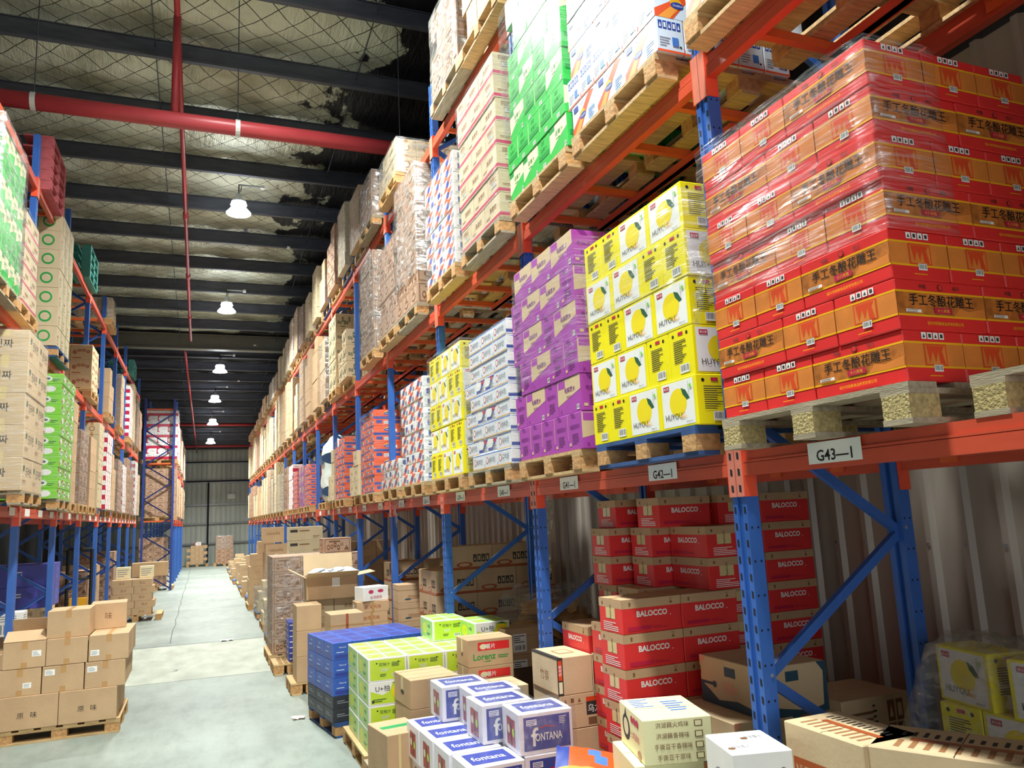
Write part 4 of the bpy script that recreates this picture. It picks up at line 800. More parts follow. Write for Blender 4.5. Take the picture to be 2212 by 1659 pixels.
pallet(-.2, 46.5, .001, 'under brown cartons before the far wall, opposite side', 'wood', True, 1.1, 1.0); pallet(1.15, 45.4, .001, 'under wrapped cartons before the far wall by the ribbed side', 'wood', True, 1.1, 1.0)
fstack('flat_kraft', -.75, 46.0, .142, [(2, 3, 0), (2, 3, .2)]*3, 'before the far wall'); fstack('redwhite_carton', -.35, 46.3, 1.1, [(1, 1, 0)], 'topping the far pile')
fstack('tomato_carton', .7, 45.0, .142, [(2, 2, 0)]*6, 'last pallet by the far wall'); film(.69, 44.99, .9, 1.6, 45.68, 1.6, 'the last cartons before the far wall', 'film_soft', seed=40, top=True)
# yellow stacker in the opposite row
o = empty('pallet_stacker', (-2.15, 17.0, 0)); tag(o, 'yellow and black hand stacker parked inside the opposite row', 'stacker')
mb = MB(); mb.box(-.2, 0, .1, .2, .3, .55, 'yellow_paint'); mb.box(-.14, .02, .55, .14, .26, .85, 'yellow_paint'); mb.build('body', o)
mb = MB(); mb.tube((-.2, .1, .5), (-.2, .1, 1.75), .03, 'black'); mb.tube((.2, .1, .5), (.2, .1, 1.75), .03, 'black'); mb.tube((-.2, .1, 1.75), (.2, .1, 1.75), .03, 'black'); mb.tube((-.2, .1, 1.2), (.2, .1, 1.2), .02, 'black'); mb.build('mast', o)
mb = MB(); mb.tube((-.17, .15, .1), (-.13, .15, .1), .1, 'black', 14); mb.tube((.13, .15, .1), (.17, .15, .1), .1, 'black', 14); mb.build('wheel', o)
# ---- along the ribbed-wall side of the aisle
pallet(1.80, 7.30, .001, 'on the floor under the lime pomelo cartons', 'wood', False, 1.06, 1.06)
fstack('pomelo_carton', 1.31, 6.77, .142, [(3, 2, 0), (3, 2, 0), (3, 2, 0, 'pomelo_case'), (3, 2, 0)], 'lime stack')
single('pomelo_carton', 2.20, 7.55, .142+.189*4, -.02, 'lime pomelo carton lying alone on top of lime stack, further back')
single('pomelo_case', 2.47, 7.12, .142+.189*4, .0, 'lime pomelo carton with logo end, on top of lime stack by the post')
# blue stack
pallet(1.70, 8.52, .001, 'blue one on the floor under the blue cartons', 'blue', False, 1.1, .95, rz=.14)
kind('pool_case', .20, .30, .165, 'pool', [('fblr', [('t', 'Natural', .5, .72, .14, 'iceblue', .7), ('r', .12, .1, .88, .3, 'navy'), ('lines', .2, .4, .8, .5, 1, 'iceblue'), ('r', .0, 0, .03, 1, 'sky_print')]), ('t', [('r', .1, .1, .9, .9, 'navy')])], seam=False, phrase='blue case')
kind('dark_case', .20, .30, .12, 'charcoal', [('fblr', [('lines', .2, .4, .8, .7, 2, 'grey_print')])], seam=False, phrase='dark blue case')
fstack('dark_case', 1.20, 7.97, .142, [(5, 3, 0)]*2, 'blue pallet', .14); fstack('pool_case', 1.20, 7.97, .384, [(5, 3, 0)]*3, 'upper blue pallet', .14)
# kraft stacks between
carton_thing('kraft_carton_box', .40, .46, .22, 'kraft', (1.53, 6.20, .36), .04, 'slotted kraft carton beneath another beside the lime stack', [('l', [('r', .4, .3, .6, .5, 'dark_print')])])
carton_thing('kraft_carton_box', .40, .46, .22, 'kraft', (1.53, 6.20, .581), .05, 'slotted kraft carton with handle hole on top beside the lime stack', [('t', [('r', 0, .17, 1, .18, 'dark_print'), ('r', 0, .8, 1, .81, 'dark_print')]), ('l', [('r', .42, .5, .56, 1, 'tape_pale'), ('e', .5, .45, .1, .08, 'dark_print')]), ('f', [('r', .7, .1, .95, .5, 'white')])])
carton_thing('kraft_carton_box', .40, .46, .22, 'kraft', (1.53, 6.20, .139), .0, 'bottom kraft carton of the slotted pair beside the lime stack')
pallet(1.75, 6.24, .001, 'on the floor under the slotted kraft cartons', 'grey', True, 1.0, .9)
o = carton_thing('kraft_carton_box', .30, .42, .40, 'kraft', (1.24, 5.74, .142), .14, 'kraft carton with green sealing tape beside the juice cases')
t = MB(); art(t, .30, .42, .40, 't', [('r', .1, .42, .9, .6, 'tape_green')]); art(t, .30, .42, .40, 'f', [('r', .28, 0, .34, 1, 'tape_pale')]); t.build('green_tape', o)
fstack('snack_carton', 2.06, 6.37, .142, [(1, 1, 0)]*4, 'behind juice cases')
fstack('snack_carton', 1.9, 5.98, .142, [(1, 1, .1)]*2, 'low under the juice cases')
kind('label_carton', .44, .36, .22, 'kraft', [('f', [('r', .16, .1, .46, .8, 'white'), ('lines', .18, .45, .42, .76, 4, 'dark_print'), ('bar', .18, .12, .44, .38)]), ('t', [('r', 0, .2, 1, .21, 'kraft_print'), ('r', 0, .8, 1, .81, 'kraft_print')]), ('fblr', [('r', 0, .7, 1, .712, 'kraft_print')])], phrase='kraft carton with white label')
fstack('label_carton', 2.52, 6.7, .142, [(1, 1, 0)]*4, 'behind oolong cartons'); pallet(2.7, 6.75, .0005, 'on the floor under the white-labelled kraft cartons', 'grey', True, .9, .8)
# juice cases in clear film
pallet(1.78, 5.13, .001, 'on the floor under the blue-panelled juice cases', 'wood', True, 1.1, 1.25)
fstack('juice_case', 1.42, 4.52, .142, [(2, 4, 0)], 'bottom of the juice stack')
for j, (x, y) in enumerate([(1.44, 4.52), (1.42, 4.85), (1.41, 5.18), (1.40, 5.50)]): single('juice_case', x+.175, y+.155, .380, .02, f"blue-panelled juice case, lower tier by the aisle, {NTH[j]} from the camera")
for j, (x, y) in enumerate([(1.81, 4.56), (1.80, 4.89), (1.79, 5.22), (1.78, 5.56)]): single('juice_case', x+.175, y+.155, .380, .0, f"blue-panelled juice case, inner lower tier, {NTH[j]} from the camera")
for j, (x, y) in enumerate([(1.79, 4.57), (1.665, 4.91), (1.72, 5.24), (1.60, 5.57)]):
    single('juice_case', x+.175, y+.155, .618, (-.03, .02, -.01, 0)[j], f"blue-panelled juice case, top tier, {NTH[j]} from the camera")
    film(x-.004, y-.004, .62, x+.356, y+.316, .862, f"the {NTH[j]} juice case of the top tier", 'film_cloud', seed=50+j, top=True)
# oolong cartons
OOL = KIND['oolong_carton']
o = carton_thing('oolong_carton', .50, .43, .21, 'kraft_light', (2.16, 4.80, .66), 0, 'kraft oolong carton with black name panel under the tilted one', OOL['specs'])
o = carton_thing('oolong_carton', .255, .42, .236, 'kraft_light', (2.155, 4.80, .871), 0, 'oolong carton lying on its side with black printed edge and torn flap', [('l', [('t', '竹炭', .5, .45, .32, 'kraft_print', .5), ('r', 0, 0, 1, .04, 'brown_print'), ('r', 0, .95, 1, 1, 'dark_print')]), ('f', [('r', 0, 0, .16, 1, 'dark_print'), ('r', .03, .4, .13, .92, 'stamp'), ('t', '乌龙茶', .08, .66, .1, 'white', .45, .01, 90), ('r', .03, .06, .13, .36, 'cream')]), ('t', [('r', 0, 0, .1, 1, 'dark_print'), ('r', .3, .3, .75, .65, 'kraft_print'), ('r', .34, .34, .71, .61, 'kraft_light')])])
f = MB(); f.box(0, -.012, -.23, .006, .12, 0, 'kraft_pale'); q = f.build('torn_flap', o, (.128, -.21, .232)); q.rotation_euler[2] = -.5
for z in (.142, .401): carton_thing('oolong_carton', .50, .43, .256, 'kraft_light', (2.16, 4.80, z), 0, f"dark shaded oolong carton at floor level, {'lowest' if z < .2 else 'second lowest'} of its pile", [])
carton_thing('oolong_carton', .48, .36, .135, 'kraft_light', (1.93, 5.93, .585), .0, 'kraft oolong carton lying flat behind the juice cases', [('t', [('r', .3, .3, .7, .7, 'kraft_print'), ('r', .34, .34, .66, .66, 'kraft_light')])])
pallet(2.41, 5.0, .001, 'on the floor under the oolong cartons', 'grey', True, .5, .48)
# lidded and taped kraft stacks past the lime stack
pallet(2.68, 9.77, .001, 'on the floor under the lidded kraft cartons', 'wood', True, 1.0, .5)
fstack('lidded_carton', 2.24, 9.60, .142, [(1, 1, 0)]*5, 'lidded stack by the aisle'); fstack('lidded_carton', 2.68, 9.60, .142, [(1, 1, 0)]*5, 'second lidded stack')
fstack('tray_carton', 1.76, 9.85, .142, [(1, 1, 0), (1, 1, .03), (1, 1, 0), (1, 1, .03), (1, 1, .01), (1, 1, 0), (1, 1, .02)], 'flat-carton column')
carton_thing('white_carton', .34, .26, .17, 'white', (1.86, 9.82, 1.06), .25, 'white carton with pink print tilted on the flat cartons', [('fb', [('e', .3, .65, .1, .14, 'pinkband'), ('e', .68, .68, .12, .12, 'pinkband'), ('t', '台湾蔬菜', .5, .25, .24, 'pinkband', .6)])])
for i, (z, w_, h_) in enumerate([(.142, .5, .30), (.443, .42, .30), (.744, .38, .25)]):
    carton_thing('taped_carton', w_, .42, h_, 'kraft', (1.34+(.05 if i == 2 else 0)-(.09 if i == 0 else 0), 9.35-(0 if i else 0), z), (.05, -.03, .02)[i], f"kraft carton bound with reddish tape, {['lowest', 'middle', 'uppermost'][i]} of its column", [('f', [('r', .46, 0, .54, 1, 'tape_red')]), ('fl', [('r', 0, .45, 1, .52, 'tape')])])
pallet(1.70, 9.7, .0005, 'on the floor under the tape-bound kraft cartons', 'grey', True, .84, .7)
carton_thing('kraft_carton_box', .3, .45, .3, 'kraft', (1.10, 10.15, .142), 0, 'kraft carton at the aisle edge behind the blue cartons'); carton_thing('kraft_carton_box', .3, .45, .3, 'kraft', (1.10, 10.15, .443), 0, 'upright kraft carton stacked at the aisle edge behind the blue cartons'); carton_thing('kraft_carton_box', .3, .45, .3, 'kraft', (1.10, 10.15, .744), 0, 'topmost kraft carton at the aisle edge behind the blue cartons')
pallet(1.28, 10.45, .0008, 'on the floor at the aisle edge behind the blue cartons', 'wood', True, .5, .6)
# open carton of bags
o = empty('open_carton', (1.62, 10.9, 1.05), -.05); tag(o, 'big open kraft carton full of pale bags with wide raised flaps', 'carton')
mb = MB(); W_, D_, H_, T_ = .66, .5, .28, .006
mb.box(-W_/2, -D_/2, 0, W_/2, -D_/2+T_, H_, 'kraft'); mb.box(-W_/2, D_/2-T_, 0, W_/2, D_/2, H_, 'kraft'); mb.box(-W_/2, -D_/2, 0, -W_/2+T_, D_/2, H_, 'kraft'); mb.box(W_/2-T_, -D_/2, 0, W_/2, D_/2, H_, 'kraft'); mb.box(-W_/2, -D_/2, 0, W_/2, D_/2, .006, 'kraft'); mb.build('box_walls', o)
for nm, lc, sz, rot in (('flap', (0, -D_/2, H_), (W_, -.22), (-.35, 0)), ('flap', (0, D_/2, H_), (W_, .30), (1.25, 0)), ('flap', (-W_/2, 0, H_), (-.24, D_), (0, .5)), ('flap', (W_/2, 0, H_), (.24, D_), (0, -.15))):
    f = MB()
    if abs(sz[0]) == W_: f.box(-W_/2, min(0, sz[1]), 0, W_/2, max(0, sz[1]), .005, 'kraft_light')
    else: f.box(min(0, sz[0]), -D_/2, 0, max(0, sz[0]), D_/2, .005, 'kraft_light')
    q = f.build(nm, o, lc); q.rotation_euler = (rot[0], rot[1], 0)
t = MB(); t.poly([(.0, -D_/2-.001, .16), (.10, -D_/2-.001, .16), (.10, -D_/2-.001, .27), (0, -D_/2-.001, .27)], 'paper'); t.build('paper_label', o)
rb = random.Random(8)
def sachet(x, y, z, sx, sy, sz, m, rz, tilt, label, cat='bag', name='snack_bag', group=None, prints=None):
    mb = MB(); k = mb.mi(m); n, mm = 12, 9
    for j in range(mm+1):
        for i in range(n+1):
            u, v = i/n, j/mm; t = (math.sin(PI*u)*math.sin(PI*v))**.5*(1 if True else 0); mb.v.append(((u-.5)*sx, (v-.5)*sy, sz*t*.5+rb.uniform(-.004, .004)))
    off = len(mb.v)
    for j in range(mm+1):
        for i in range(n+1): v = mb.v[j*(n+1)+i]; mb.v.append((v[0], v[1], -v[2]*.5-.002))
    for j in range(mm):
        for i in range(n):
            a = j*(n+1)+i; mb.f.append((a, a+1, a+n+2, a+n+1)); mb.m.append(mb.mi(prints(i/n, j/mm)) if prints else k); a += off; mb.f.append((a, a+n+1, a+n+2, a+1)); mb.m.append(k)
    o = mb.build(name, loc=(x, y, z), smooth=True); o.rotation_euler = (tilt[0], tilt[1], rz); tag(o, label, cat, group); return o
mat('ice_bag', '#cdd9e6', .3, var=.15, scale=20)
for i in range(7): sachet(1.42+.07*i, 10.84+rb.uniform(-.06, .1), 1.35+rb.uniform(0, .05), .2, .2, .09, 'ice_bag', rb.uniform(-1, 1), (rb.uniform(-.3, .3), rb.uniform(-.3, .3)), 'pale crinkled plastic bag inside the big open kraft carton', group='pale bags in the open carton')
fstack('kraft_carton', 1.28, 10.75, .142, [(2, 1, 0)]*4, 'under the open carton'); pallet(1.7, 10.9, .0003, 'on the floor under the open carton', 'grey', True, .9, .7)
# wrapped brown stack by the aisle
pallet(1.50, 12.98, .001, 'on the floor under the brown wrapped cartons', 'wood', False, 1.1, 1.0)
fstack('tomato_carton', 1.0, 12.5, .142, [(2, 3, 0)]*6, 'brown wrapped aisle stack'); film(.985, 12.47, .3, 1.93, 13.52, 1.58, 'the brown framed cartons by the aisle', 'film_soft', seed=60)
fstack('tomato_carton', 1.93, 12.7, .142, [(1, 1, 0)]*6, 'beside wrapped aisle stack'); single('tomato_carton', 2.0, 12.9, .142+6*.236, .05, 'brown framed carton alone on top beside the wrapped aisle stack')
kind('navy_case', .16, .2, .075, 'navy', [('fblr', [('lines', .1, .3, .9, .7, 1, 'white')])], seam=False, phrase='small navy case')
fstack('navy_case', 1.16, 11.75, .142, [(1, 2, 0)]*4+[(2, 2, 0)]*3, 'short navy column'); pallet(1.2, 11.9, .0006, 'on the floor under the small navy cases', 'wood', True, .5, .6)
fstack('korean_carton', 1.45, 15.4, .142, [(1, 1, 0)]*4, 'by the third aisle pallet'); 
kind('mustard_carton', .62, .42, .25, 'kraft_pale', [('f', [('r', .03, .6, .25, .8, 'dark_print'), ('r', .3, .66, .6, .74, 'brown_print'), ('lines', .7, .15, .95, .35, 2, 'brown_print')])], phrase='long tan carton')
fstack('mustard_carton', 1.52, 15.3, 1.48, [(1, 1, 0), (1, 1, 0)], 'upon the third aisle pallet')
kind('tan_carton', .50, .40, .36, 'kraft', [('f', [('t', 'cacadia', .5, .62, .3, 'brown_print', .7)])], phrase='tall tan carton', tape='tape')
rq = random.Random(77)
yy = 14.3; n_ = 0
AIS = ['third', 'fourth', 'fifth', 'sixth', 'seventh', 'eighth', 'ninth', 'tenth', 'eleventh', 'twelfth', 'thirteenth', 'fourteenth', 'fifteenth', 'sixteenth']
while yy < 43 and n_ < 14:
    kn = rq.choice(['plain_carton', 'kraft_carton', 'flat_kraft', 'plain_carton']); K = KIND[kn]; h_ = rq.uniform(.5, 1.25) if n_ != 3 else 1.6; x = 1.05+rq.uniform(0, .12)
    pallet(x+.55, yy+.5, .001, f"on the floor at the aisle edge, {AIS[n_]} along the ribbed-wall side", 'wood' if n_ % 2 else 'blue', True, 1.1, 1.0)
    nr = max(2, int(h_/K['h'])); fstack(kn, x, yy+.03, .142, [(2, 2, rq.uniform(0, .12)) for _ in range(nr-1)]+[(1, 2, rq.uniform(.1, .4))], f"{AIS[n_]} aisle-edge pallet")
    if n_ in (0, 2): film(x-.01, yy+.02, .145, x+.95, yy+.7, .142+nr*K['h']*.8, f"the {AIS[n_]} aisle-edge pallet", 'film_thick', seed=70+n_, top=True)
    yy += rq.uniform(1.6, 2.3); n_ += 1
single('tan_carton', 1.6, 19.95, 1.62, 0, 'tall tan carton on top of a distant aisle pile'); fstack('tan_carton', 1.42, 19.75, .142, [(2, 1, 0)]*4, 'distant tan aisle pile')
# ---- inside the first bays under the lower shelf: panettone cartons
P = 'panettone_carton'; PW = 'red and kraft stack'
pallet(3.05, 4.68, .001, 'on the floor under the red and kraft cartons', 'grey', True, 1.3, 1.0)
fstack(P, 2.28, 4.12, .142, [(2, 1, 0)]*7, 'front of '+PW, .02)
fstack(P, 2.68, 4.60, .142, [(1, 1, 0)]*7, 'middle rank of '+PW); fstack(P, 2.71, 4.95, .142, [(2, 1, 0)]*7, 'rear rank of '+PW)
zt = .142+7*.1965
for lab, x, y, lv_, rz in [('lower of two with ends to the aisle', 3.015, 4.60+.135, 0, 0), ('upper of two with ends to the aisle', 3.015, 4.735, 1, 0), ('lower of two turned sideways over the front', 3.085, 4.385, 0, -PI/2), ('upper of two turned sideways over the front', 3.085, 4.385, 1, -PI/2),
        ('lower rear one seen end on', 2.885, 5.085, 0, 0), ('upper rear one seen end on', 2.885, 5.085, 1, 0), ('topmost, before the dark gap', 3.00, 4.60, 2, .02), ('topmost rear one half hidden', 2.95, 5.085, 2, 0)]:
    put(P, x, y, zt+lv_*.1965, rz, f"red and kraft carton, {lab}, in the red stack", None)
for i in range(10): put(P, 3.37, 4.62, .142+i*.1965, -PI/2, f"red and kraft carton, {ORD[i]} layer, narrow column behind the first upright", None)
for i in range(10): put(P, 3.70, 4.44, .142+i*.1965, (0, PI/2, 0, 0, 0, 0, 0, PI/2, PI/2, 0)[i] if i not in (7, 8, 1) else 0.01, f"red and kraft carton, {ORD[i]} layer, column nearest ribbed wall", None)
for i in range(2): put(P, 2.56, 5.065, .872+i*.1965, -PI/2, f"red and kraft carton, {['lower', 'upper'][i]} of two beside the tilted oolong carton", None)
for i in range(6): put(P, 2.54, 4.56, .142+i*.1965, PI/2, f"red and kraft carton, {ORD[i]} layer, narrow column between oolong pile and front stack", None)
# blue-bordered kraft cartons by the first upright
BK = [('f', [('p', [(0, 0), (1, 0), (1, .16), (.7, .06), (.4, .14), (.12, .22), (0, .4)], 'teal_print'), ('p', [(.92, .1), (1, .1), (1, 1), (.85, 1), (.95, .8)], 'teal_print'), ('r', .36, .68, .56, .88, 'teal_print'), ('lines', .36, .3, .62, .5, 3, 'salmon'), ('p', [(0, .8), (0, 1), (.12, 1)], 'salmon')]),
      ('l', [('p', [(0, 0), (1, 0), (1, .1), (.6, .2), (.3, .12), (0, .45)], 'teal_print'), ('r', .42, .66, .60, .86, 'teal_print'), ('r', 0, .4, .22, .46, 'teal_print'), ('e', .24, .43, .035, .07, 'teal_print'), ('lines', .4, .3, .65, .55, 4, 'salmon'), ('p', [(0, .75), (0, 1), (.12, 1)], 'salmon')])]
for i, (x, y, z) in enumerate([(2.66, 3.38, .20), (2.60, 3.36, .452), (2.50, 3.44, .704), (2.66, 3.40, .956)]):
    carton_thing('blue_bordered_carton', .42, .53, .25, 'kraft_light', (x, y, z), 0, f"kraft carton with dark blue curved border, {['lowest', 'second lowest', 'second from the top', 'topmost'][i]} beside the first upright", BK)
pallet(2.85, 3.62, .06, 'on the floor under the blue-bordered cartons', 'grey', True, .7, .62)
TX = [('f', [('icons', .66, .5, .92, .9, 2, 'brown_print', 'kraft_light'), ('icons', .66, .08, .92, .46, 2, 'brown_print', 'kraft_light'), ('lines', .12, .3, .55, .8, 4, 'brown_print'), ('lines', .44, .1, .5, .9, 8, 'dark_print')])]
for i, z in enumerate((.142, .42, .70)): carton_thing('kraft_carton_box', .48, .40, .275, 'kraft_light', (3.18, 3.42, z), 0, f"kraft carton with stamped symbols behind the first upright, {['lowest', 'middle', 'top'][i]}", TX if i == 2 else [])
pallet(3.42, 3.62, .001, 'on the floor under the carton with stamped symbols', 'grey', True, .6, .5)
# cream carton with tick boxes
CR = [('f', [q for r in range(4) for q in (('t', ['洪湖藕火鸡味', '洪湖藕香辣味', '手撕豆干香辣味', '手撕豆干原味'][r], .42, .86-.235*r, .135, 'brown_print', .55), ('r', .74, .79-.235*r, .86, .93-.235*r, 'brown_print'), ('r', .755, .807-.235*r, .845, .913-.235*r, 'cream_box'))]),
      ('l', [('e', .28, .5, .16, .3, 'dark_print'), ('p', [(.22, .72), (.34, .72), (.28, .97)], 'dark_print'), ('e', .28, .52, .1, .2, 'cream'), ('e', .55, .8, .05, .09, 'crimson'), ('e', .66, .8, .05, .09, 'crimson'), ('e', .77, .8, .05, .09, 'crimson'), ('t', '土司留言', .66, .45, .18, 'crimson', .46, .01), ('e', .8, .12, .07, .1, 'tape_red')]),
      ('t', [('lines', .1, .55, .4, .95, 5, 'sky_print'), ('lines', .55, .3, .9, .8, 5, 'sky_print')])]
carton_thing('cream_carton', .34, .43, .205, 'cream_box', (1.96, 3.41, .845), -.25, 'cream carton with tick boxes and red characters in front of the red stack', CR)
carton_thing('cream_carton', .34, .43, .22, 'cream_box', (1.92, 3.44, .623), -.25, 'lower cream carton under the one with tick boxes', [('l', [('e', .7, .5, .06, .1, 'tape_red'), ('t', '上洞', .5, .5, .3, 'tape_red', .4)])])
carton_thing('kraft_carton_box', .36, .43, .478, 'kraft', (1.93, 3.44, .143), -.25, 'tall kraft carton at the bottom below the cream cartons')
pallet(2.13, 3.62, .001, 'on the floor under the cream cartons', 'grey', True, .6, .6, rz=-.25)
CO = [('t', [('t', '亲亲椰子', .3, .3, .16, 'grey_print', .3), ('e', .12, .25, .06, .05, 'brown_print'), ('t', '亲亲椰子', .7, .7, .16, 'grey_print', .3), ('e', .52, .65, .06, .05, 'brown_print')]), ('f', [('t', 'YEAH', .2, .66, .24, 'dark_print', .25, .02), ('t', 'COCO', .2, .38, .24, 'dark_print', .25, .02), ('t', '耶可汁', .52, .55, .24, 'dark_print', .26, .02), ('e', .82, .5, .1, .22, 'brown_print')]), ('l', [('e', .5, .4, .2, .2, 'grey_print'), ('e', .5, .4, .15, .14, 'white')])]
carton_thing('coconut_carton', .25, .29, .22, 'white', (1.94, 2.70, .86), -.25, 'white coconut drink carton with upside-down print by the first upright', CO)
for i in range(3): carton_thing('coconut_carton', .25, .29, .234, 'white', (1.94, 2.70, .145+.2355*i), -.25, f"white coconut drink carton below the top one, {['lowest', 'second', 'third'][i]} of the pile", CO)
NP = [('l', [('r', .1, .25, .62, .58, 'tape_red'), ('t', 'NUTRITION', .36, .42, .2, 'kraft', .46, .02), ('t', 'P', .5, .12, .2, 'dark_print', .2)]), ('t', [('lines', .12, .1, .5, .9, 9, 'kraft_print'), ('lines', .6, .1, .8, .9, 12, 'dark_print'), ('r', .42, .1, .52, .8, 'tape_red')])]
carton_thing('kraft_carton_box', .29, .42, .30, 'kraft_light', (2.26, 2.35, .85), 0, 'long kraft carton with a red-brown band before the first upright', NP)
carton_thing('kraft_carton_box', .33, .56, .30, 'kraft_light', (2.56, 1.86, .85), .52, 'long kraft carton set askew beside the one with the red-brown band', NP)
for i in range(3): carton_thing('kraft_carton_box', .60, .95, .234, 'kraft', (2.27, 1.83, .145+.235*i), 0, f"wide plain kraft carton carrying the two long ones, {['lowest', 'middle', 'upper'][i]}")
pallet(2.62, 2.32, .001, 'on the floor under the long kraft cartons', 'wood', True, 1.0, 1.0)
pallet(3.45, 2.36, .001, 'on the floor under the yellow cartons in the corner', 'wood', True, .6, 1.0)
stack('lemon_carton', 3.14, 1.92, .142, ['FFS']*4, 'floor by the ribbed wall', .4)
put('lemon_carton', 3.26, 2.62, .142+.2435*4, -PI/2-.2, 'yellow lemon carton on top under loose film, beside ribbed wall', None)
put('lemon_carton', 3.24, 2.25, .142+.2435*4, -PI/2+.15, 'yellow lemon carton on top, showing its white panel, next to ribbed wall', None)
def crumple(x0, y0, x1, y1, z, amp, m, name, label, cat, seed, skirt=.25):
    r_q = random.Random(seed); n = 22; mb = MB(); k = mb.mi(m)
    for j in range(n+1):
        for i in range(n+1):
            u, v = i/n, j/n; e = min(u, 1-u, v, 1-v); d = skirt*max(0, (.16-e)/.16)**1.5
            mb.v.append((x0+(x1-x0)*u+r_q.uniform(-.012, .012), y0+(y1-y0)*v+r_q.uniform(-.012, .012), z-d+amp*math.sin(u*7+seed)*math.sin(v*6+seed*2)*.5+r_q.uniform(-amp, amp)*.35))
    for j in range(n):
        for i in range(n): a = j*(n+1)+i; mb.f.append((a, a+1, a+n+2, a+n+1)); mb.m.append(k)
    return tag(mb.build(name, smooth=True), label, cat)
crumple(3.0, 2.1, 3.6, 2.86, 1.40, .05, 'film_soft', 'loose_film', 'crumpled clear plastic film thrown over the yellow cartons by the wall', 'plastic film', 5, .4)
# torn strips of film
def strip(pts, wd, label, seed, m='film_thick'):
    r_q = random.Random(seed); mb = MB(); k = mb.mi(m); N_ = 5
    P = []
    for a, b in zip(pts, pts[1:]):
        for q in range(8): P.append(Vector(a).lerp(Vector(b), q/8))
    P.append(Vector(pts[-1]))
    for q, p in enumerate(P):
        t = q/(len(P)-1); w_ = wd*(.3+.7*math.sin(PI*(t*.8+.15)))
        for i in range(N_): mb.v.append((p.x+r_q.uniform(-.014, .014), p.y+(i/(N_-1)-.5)*w_, p.z+r_q.uniform(-.008, .008)))
    for q in range(len(P)-1):
        for i in range(N_-1): a = q*N_+i; mb.f.append((a, a+1, a+N_+1, a+N_)); mb.m.append(k)
    return tag(mb.build('film_strip', smooth=True), label, 'plastic film', 'torn film strips')
strip([(2.25, 9.45, 2.40), (2.20, 9.5, 2.2), (2.26, 9.66, 1.93)], .16, 'torn clear film strip hanging from the lower beam before the fourth upright', 2)
strip([(2.15, 2.90, 3.16), (2.14, 2.93, 2.98), (2.14, 2.96, 2.88)], .07, 'torn white film tail hanging at the edge of the red carton load', 3, 'film_soft')
strip([(3.1, 6.9, 2.27), (3.08, 6.95, 1.9), (3.12, 7.1, 1.35)], .35, 'long crumpled film sheet hanging behind the second upright', 4)
# kraft goods with red lower edges in the third and fourth bays at floor level
kind('rededge_carton', .48, .36, .26, 'kraft', [('fl', [('r', 0, 0, 1, .1, 'tape_red'), ('icons', .52, .3, .94, .62, 4, 'dark_print', 'kraft'), ('e', .3, .2, .2, .12, 'tape_red'), ('e', .3, .2, .13, .07, 'kraft')])], phrase='red-edged kraft carton')
fstack('rededge_carton', 2.42, 8.55, .142, [(3, 2, 0)]*5+[(2, 1, .2)], 'floor, third bay', .0)
pallet(3.1, 9.0, .001, 'on the floor under the red-edged kraft cartons, third bay', 'wood', True, 1.3, 1.0)
fstack('rededge_carton', 2.45, 11.0, .142, [(3, 1, 0)]*5, 'floor, fourth bay'); fstack('plain_carton', 2.45, 13.2, .142, [(3, 2, 0)]*4, 'floor, fifth bay, ribbed wall'); fstack('plain_carton', 2.45, 15.6, .142, [(3, 2, 0)]*5, 'floor, sixth bay, ribbed wall')
fstack('kraft_carton', 2.45, 18.1, .142, [(3, 2, 0)]*5, 'floor, seventh bay, ribbed wall'); fstack('plain_carton', 2.45, 20.5, .142, [(3, 2, 0)]*4, 'floor, eighth bay, ribbed wall')
for y, n in ((11.25, 'fourth'), (13.5, 'fifth'), (15.9, 'sixth'), (18.4, 'seventh'), (20.8, 'eighth')): pallet(3.1, y, .001, f"on the floor inside the {n} bay by the ribbed wall", 'wood', True, 1.3, 1.0)
# bags of bread products heaped in the second bay
mat('dark_board', '#5b4634', .8, var=.2)
carton_thing('low_crate', 1.15, .95, .55, 'dark_board', (2.55, 7.0-.3, .145), 0, 'dark brown box under the heap of bread bags', cat='box', seam=False)
pallet(3.1, 7.15, .001, 'on the floor under the bread bags', 'wood', True, 1.2, 1.0)
for i in range(26):
    q = i/26; sachet(3.12+rb.uniform(-.42, .42)*(1-q*.6), 7.1+rb.uniform(-.3, .34)*(1-q*.6), .75+q*.42, .34, .26, .15, 'bread', rb.uniform(0, 3), (rb.uniform(-.5, .5), rb.uniform(-.5, .5)), 'brown bread-product bag in the glossy heap behind the second upright', 'bag', 'bread_bag', 'heap of bread-product bags')
crumple(2.68, 6.78, 3.56, 7.5, 1.30, .10, 'film', 'loose_film', 'glossy clear film draped over the heap of bread bags', 'plastic film', 9, .42)
# orange snack bags in front of the juice cases
def opr(u, v):
    a = (u-.5)*1.3+(v-.5)*.5
    if abs(a) < .13 and .25 < v < .75: return 'sky_print'
    if v < .14 or u > .88: return 'orange_pale'
    if u < .1: return 'blue_print'
    return 'orange'
carton_thing('kraft_carton_box', .75, .50, .40, 'kraft', (1.40, 3.86, .142), -.1, 'kraft carton carrying the orange bags in front of the juice cases'); pallet(1.78, 4.05, .001, 'on the floor under the orange bags', 'wood', True, .75, .55, rz=-.1)
sachet(1.66, 4.12, .60, .50, .34, .13, 'orange', -.25, (.08, .0), 'orange printed snack bag lying flat before the juice cases', name='orange_bag', prints=opr)
sachet(2.02, 4.08, .66, .42, .30, .11, 'orange', -.45, (.25, .18), 'orange printed snack bag propped up against the nearest juice case', name='orange_bag', prints=opr)
sachet(1.60, 3.95, .60, .48, .32, .12, 'orange', .35, (0, .05), 'orange printed snack bag lying lowest in front', name='orange_bag', prints=opr)
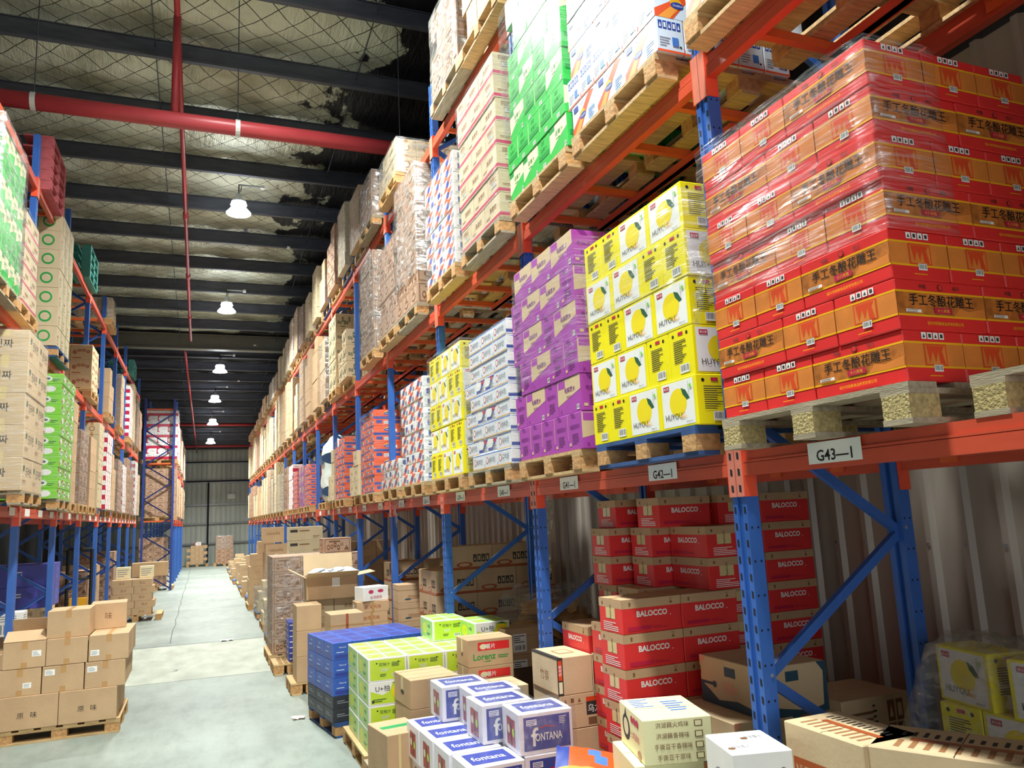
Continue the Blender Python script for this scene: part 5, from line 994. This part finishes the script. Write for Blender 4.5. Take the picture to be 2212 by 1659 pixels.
# litter
mat('litter_pink', '#e6cfc4', .7)
def litter(x, y, s, label, m, seed):
    r_q = random.Random(seed); mb = MB(); k = mb.mi(m); n = 5
    for j in range(n+1):
        for i in range(n+1): mb.v.append(((i/n-.5)*s+r_q.uniform(-.01, .01), (j/n-.5)*s*.7+r_q.uniform(-.01, .01), .004+r_q.uniform(0, .03)))
    for j in range(n):
        for i in range(n): a = j*(n+1)+i; mb.f.append((a, a+1, a+n+2, a+n+1)); mb.m.append(k)
    tag(mb.build('paper_scrap', loc=(x, y, 0)), label, 'scrap', 'scraps on the floor')
litter(.99, 8.97, .13, 'crumpled pinkish paper scrap on the grey floor by the blue pallet', 'litter_pink', 1)
litter(.45, 15.6, .22, 'flattened white film scrap on the floor near the wrapped brown cartons', 'bag_white', 2)
litter(-.33, 12.9, .06, 'tiny white scrap on the rough floor patch', 'bag_white', 3)
# plastic bag at the foot of the first opposite-row upright
crumple(-2.9, 8.7, -2.0, 9.6, .95, .07, 'bag_white', 'plastic_sheet', 'bright crinkled plastic sheet over goods behind the near floor pallet', 'plastic sheet', 11, .3)
fstack('plain_carton', -2.85, 8.7, .001, [(2, 2, 0)]*3, 'floor before first opposite upright')
# window and tube light glimpsed through the opposite row
mb = MB(); mb.box(XL+.05, 24.0, 1.6, XL+.07, 24.9, 2.5, 'lens'); tag(mb.build('window_1'), kind='structure')
# broken foil and smoke detectors
for i, (x, y) in enumerate([(1.75, 17.4), (2.9, 20.7), (1.5, 25.4), (1.2, 31.0)]):
    mb = MB(); mb.lathe([(0, 0), (.05, .01), (.06, .04), (.05, .05)], 'pipe_clip', 14); tag(mb.build('smoke_detector', loc=(x, PY0+round((y-PY0)/PS)*PS-.03, ceil_z(PY0+round((y-PY0)/PS)*PS)-.33)), f"small white smoke detector under the roof, {NTH[i]} down the aisle", 'smoke detector', 'smoke detectors')

# unseen rack beside the camera; beams and goods added to shade the near bays
for k in (-2, -3):
    o = place(up, (XR, R0Y+BAY*k, 0)); tag(o, f"blue rack upright frame, {'second' if k == -2 else 'third'} before the first one, beside the camera", 'rack frame', 'rack uprights by the ribbed wall')
mb = MB(); rq = random.Random(5)
for k in (-3, -2):
    for lv in range(3):
        for x in (XR, XR+.95): mb.box(x, R0Y+BAY*k+.06, LV[lv]-.11, x+.045, R0Y+BAY*(k+1)-.06, LV[lv], 'beam')
tag(mb.build('unseen_shade_beams'), 'unseen orange-red beams beside the camera, added to shade the near bays', 'rack beams', kind='stuff')
mb = MB()
for lv in range(0, 3):
    z0_ = (LV[lv] if lv >= 0 else 0)+.145
    for y in (-4.0, -2.9, -1.62, -.55):
        for r in range(5):
            for a in range(3):
                for c in range(3): mb.box(2.2+a*.36, y+c*.35, z0_+r*.29, 2.2+a*.36+.35, y+c*.35+.34, z0_+r*.29+.285, 'kraft')
for lv, y in ((1, .56), (2, .56), (2, 1.76), (2, 3.0), (2, 4.2)):
    for r in range(5):
        for a in range(3):
            for c in range(3): mb.box(2.2+a*.36, y+c*.35, LV[lv]+.145+r*.29, 2.2+a*.36+.35, y+c*.35+.34, LV[lv]+.145+r*.29+.285, 'kraft')
tag(mb.build('unseen_shade_cartons'), 'unseen kraft cartons added to shade the near bays', 'cartons', kind='stuff')
flush_cartons()
for o in list(sc.objects):
    if o.location.z < -40 and o.parent is None:
        for c in list(o.children_recursive): bpy.data.objects.remove(c)
        bpy.data.objects.remove(o)
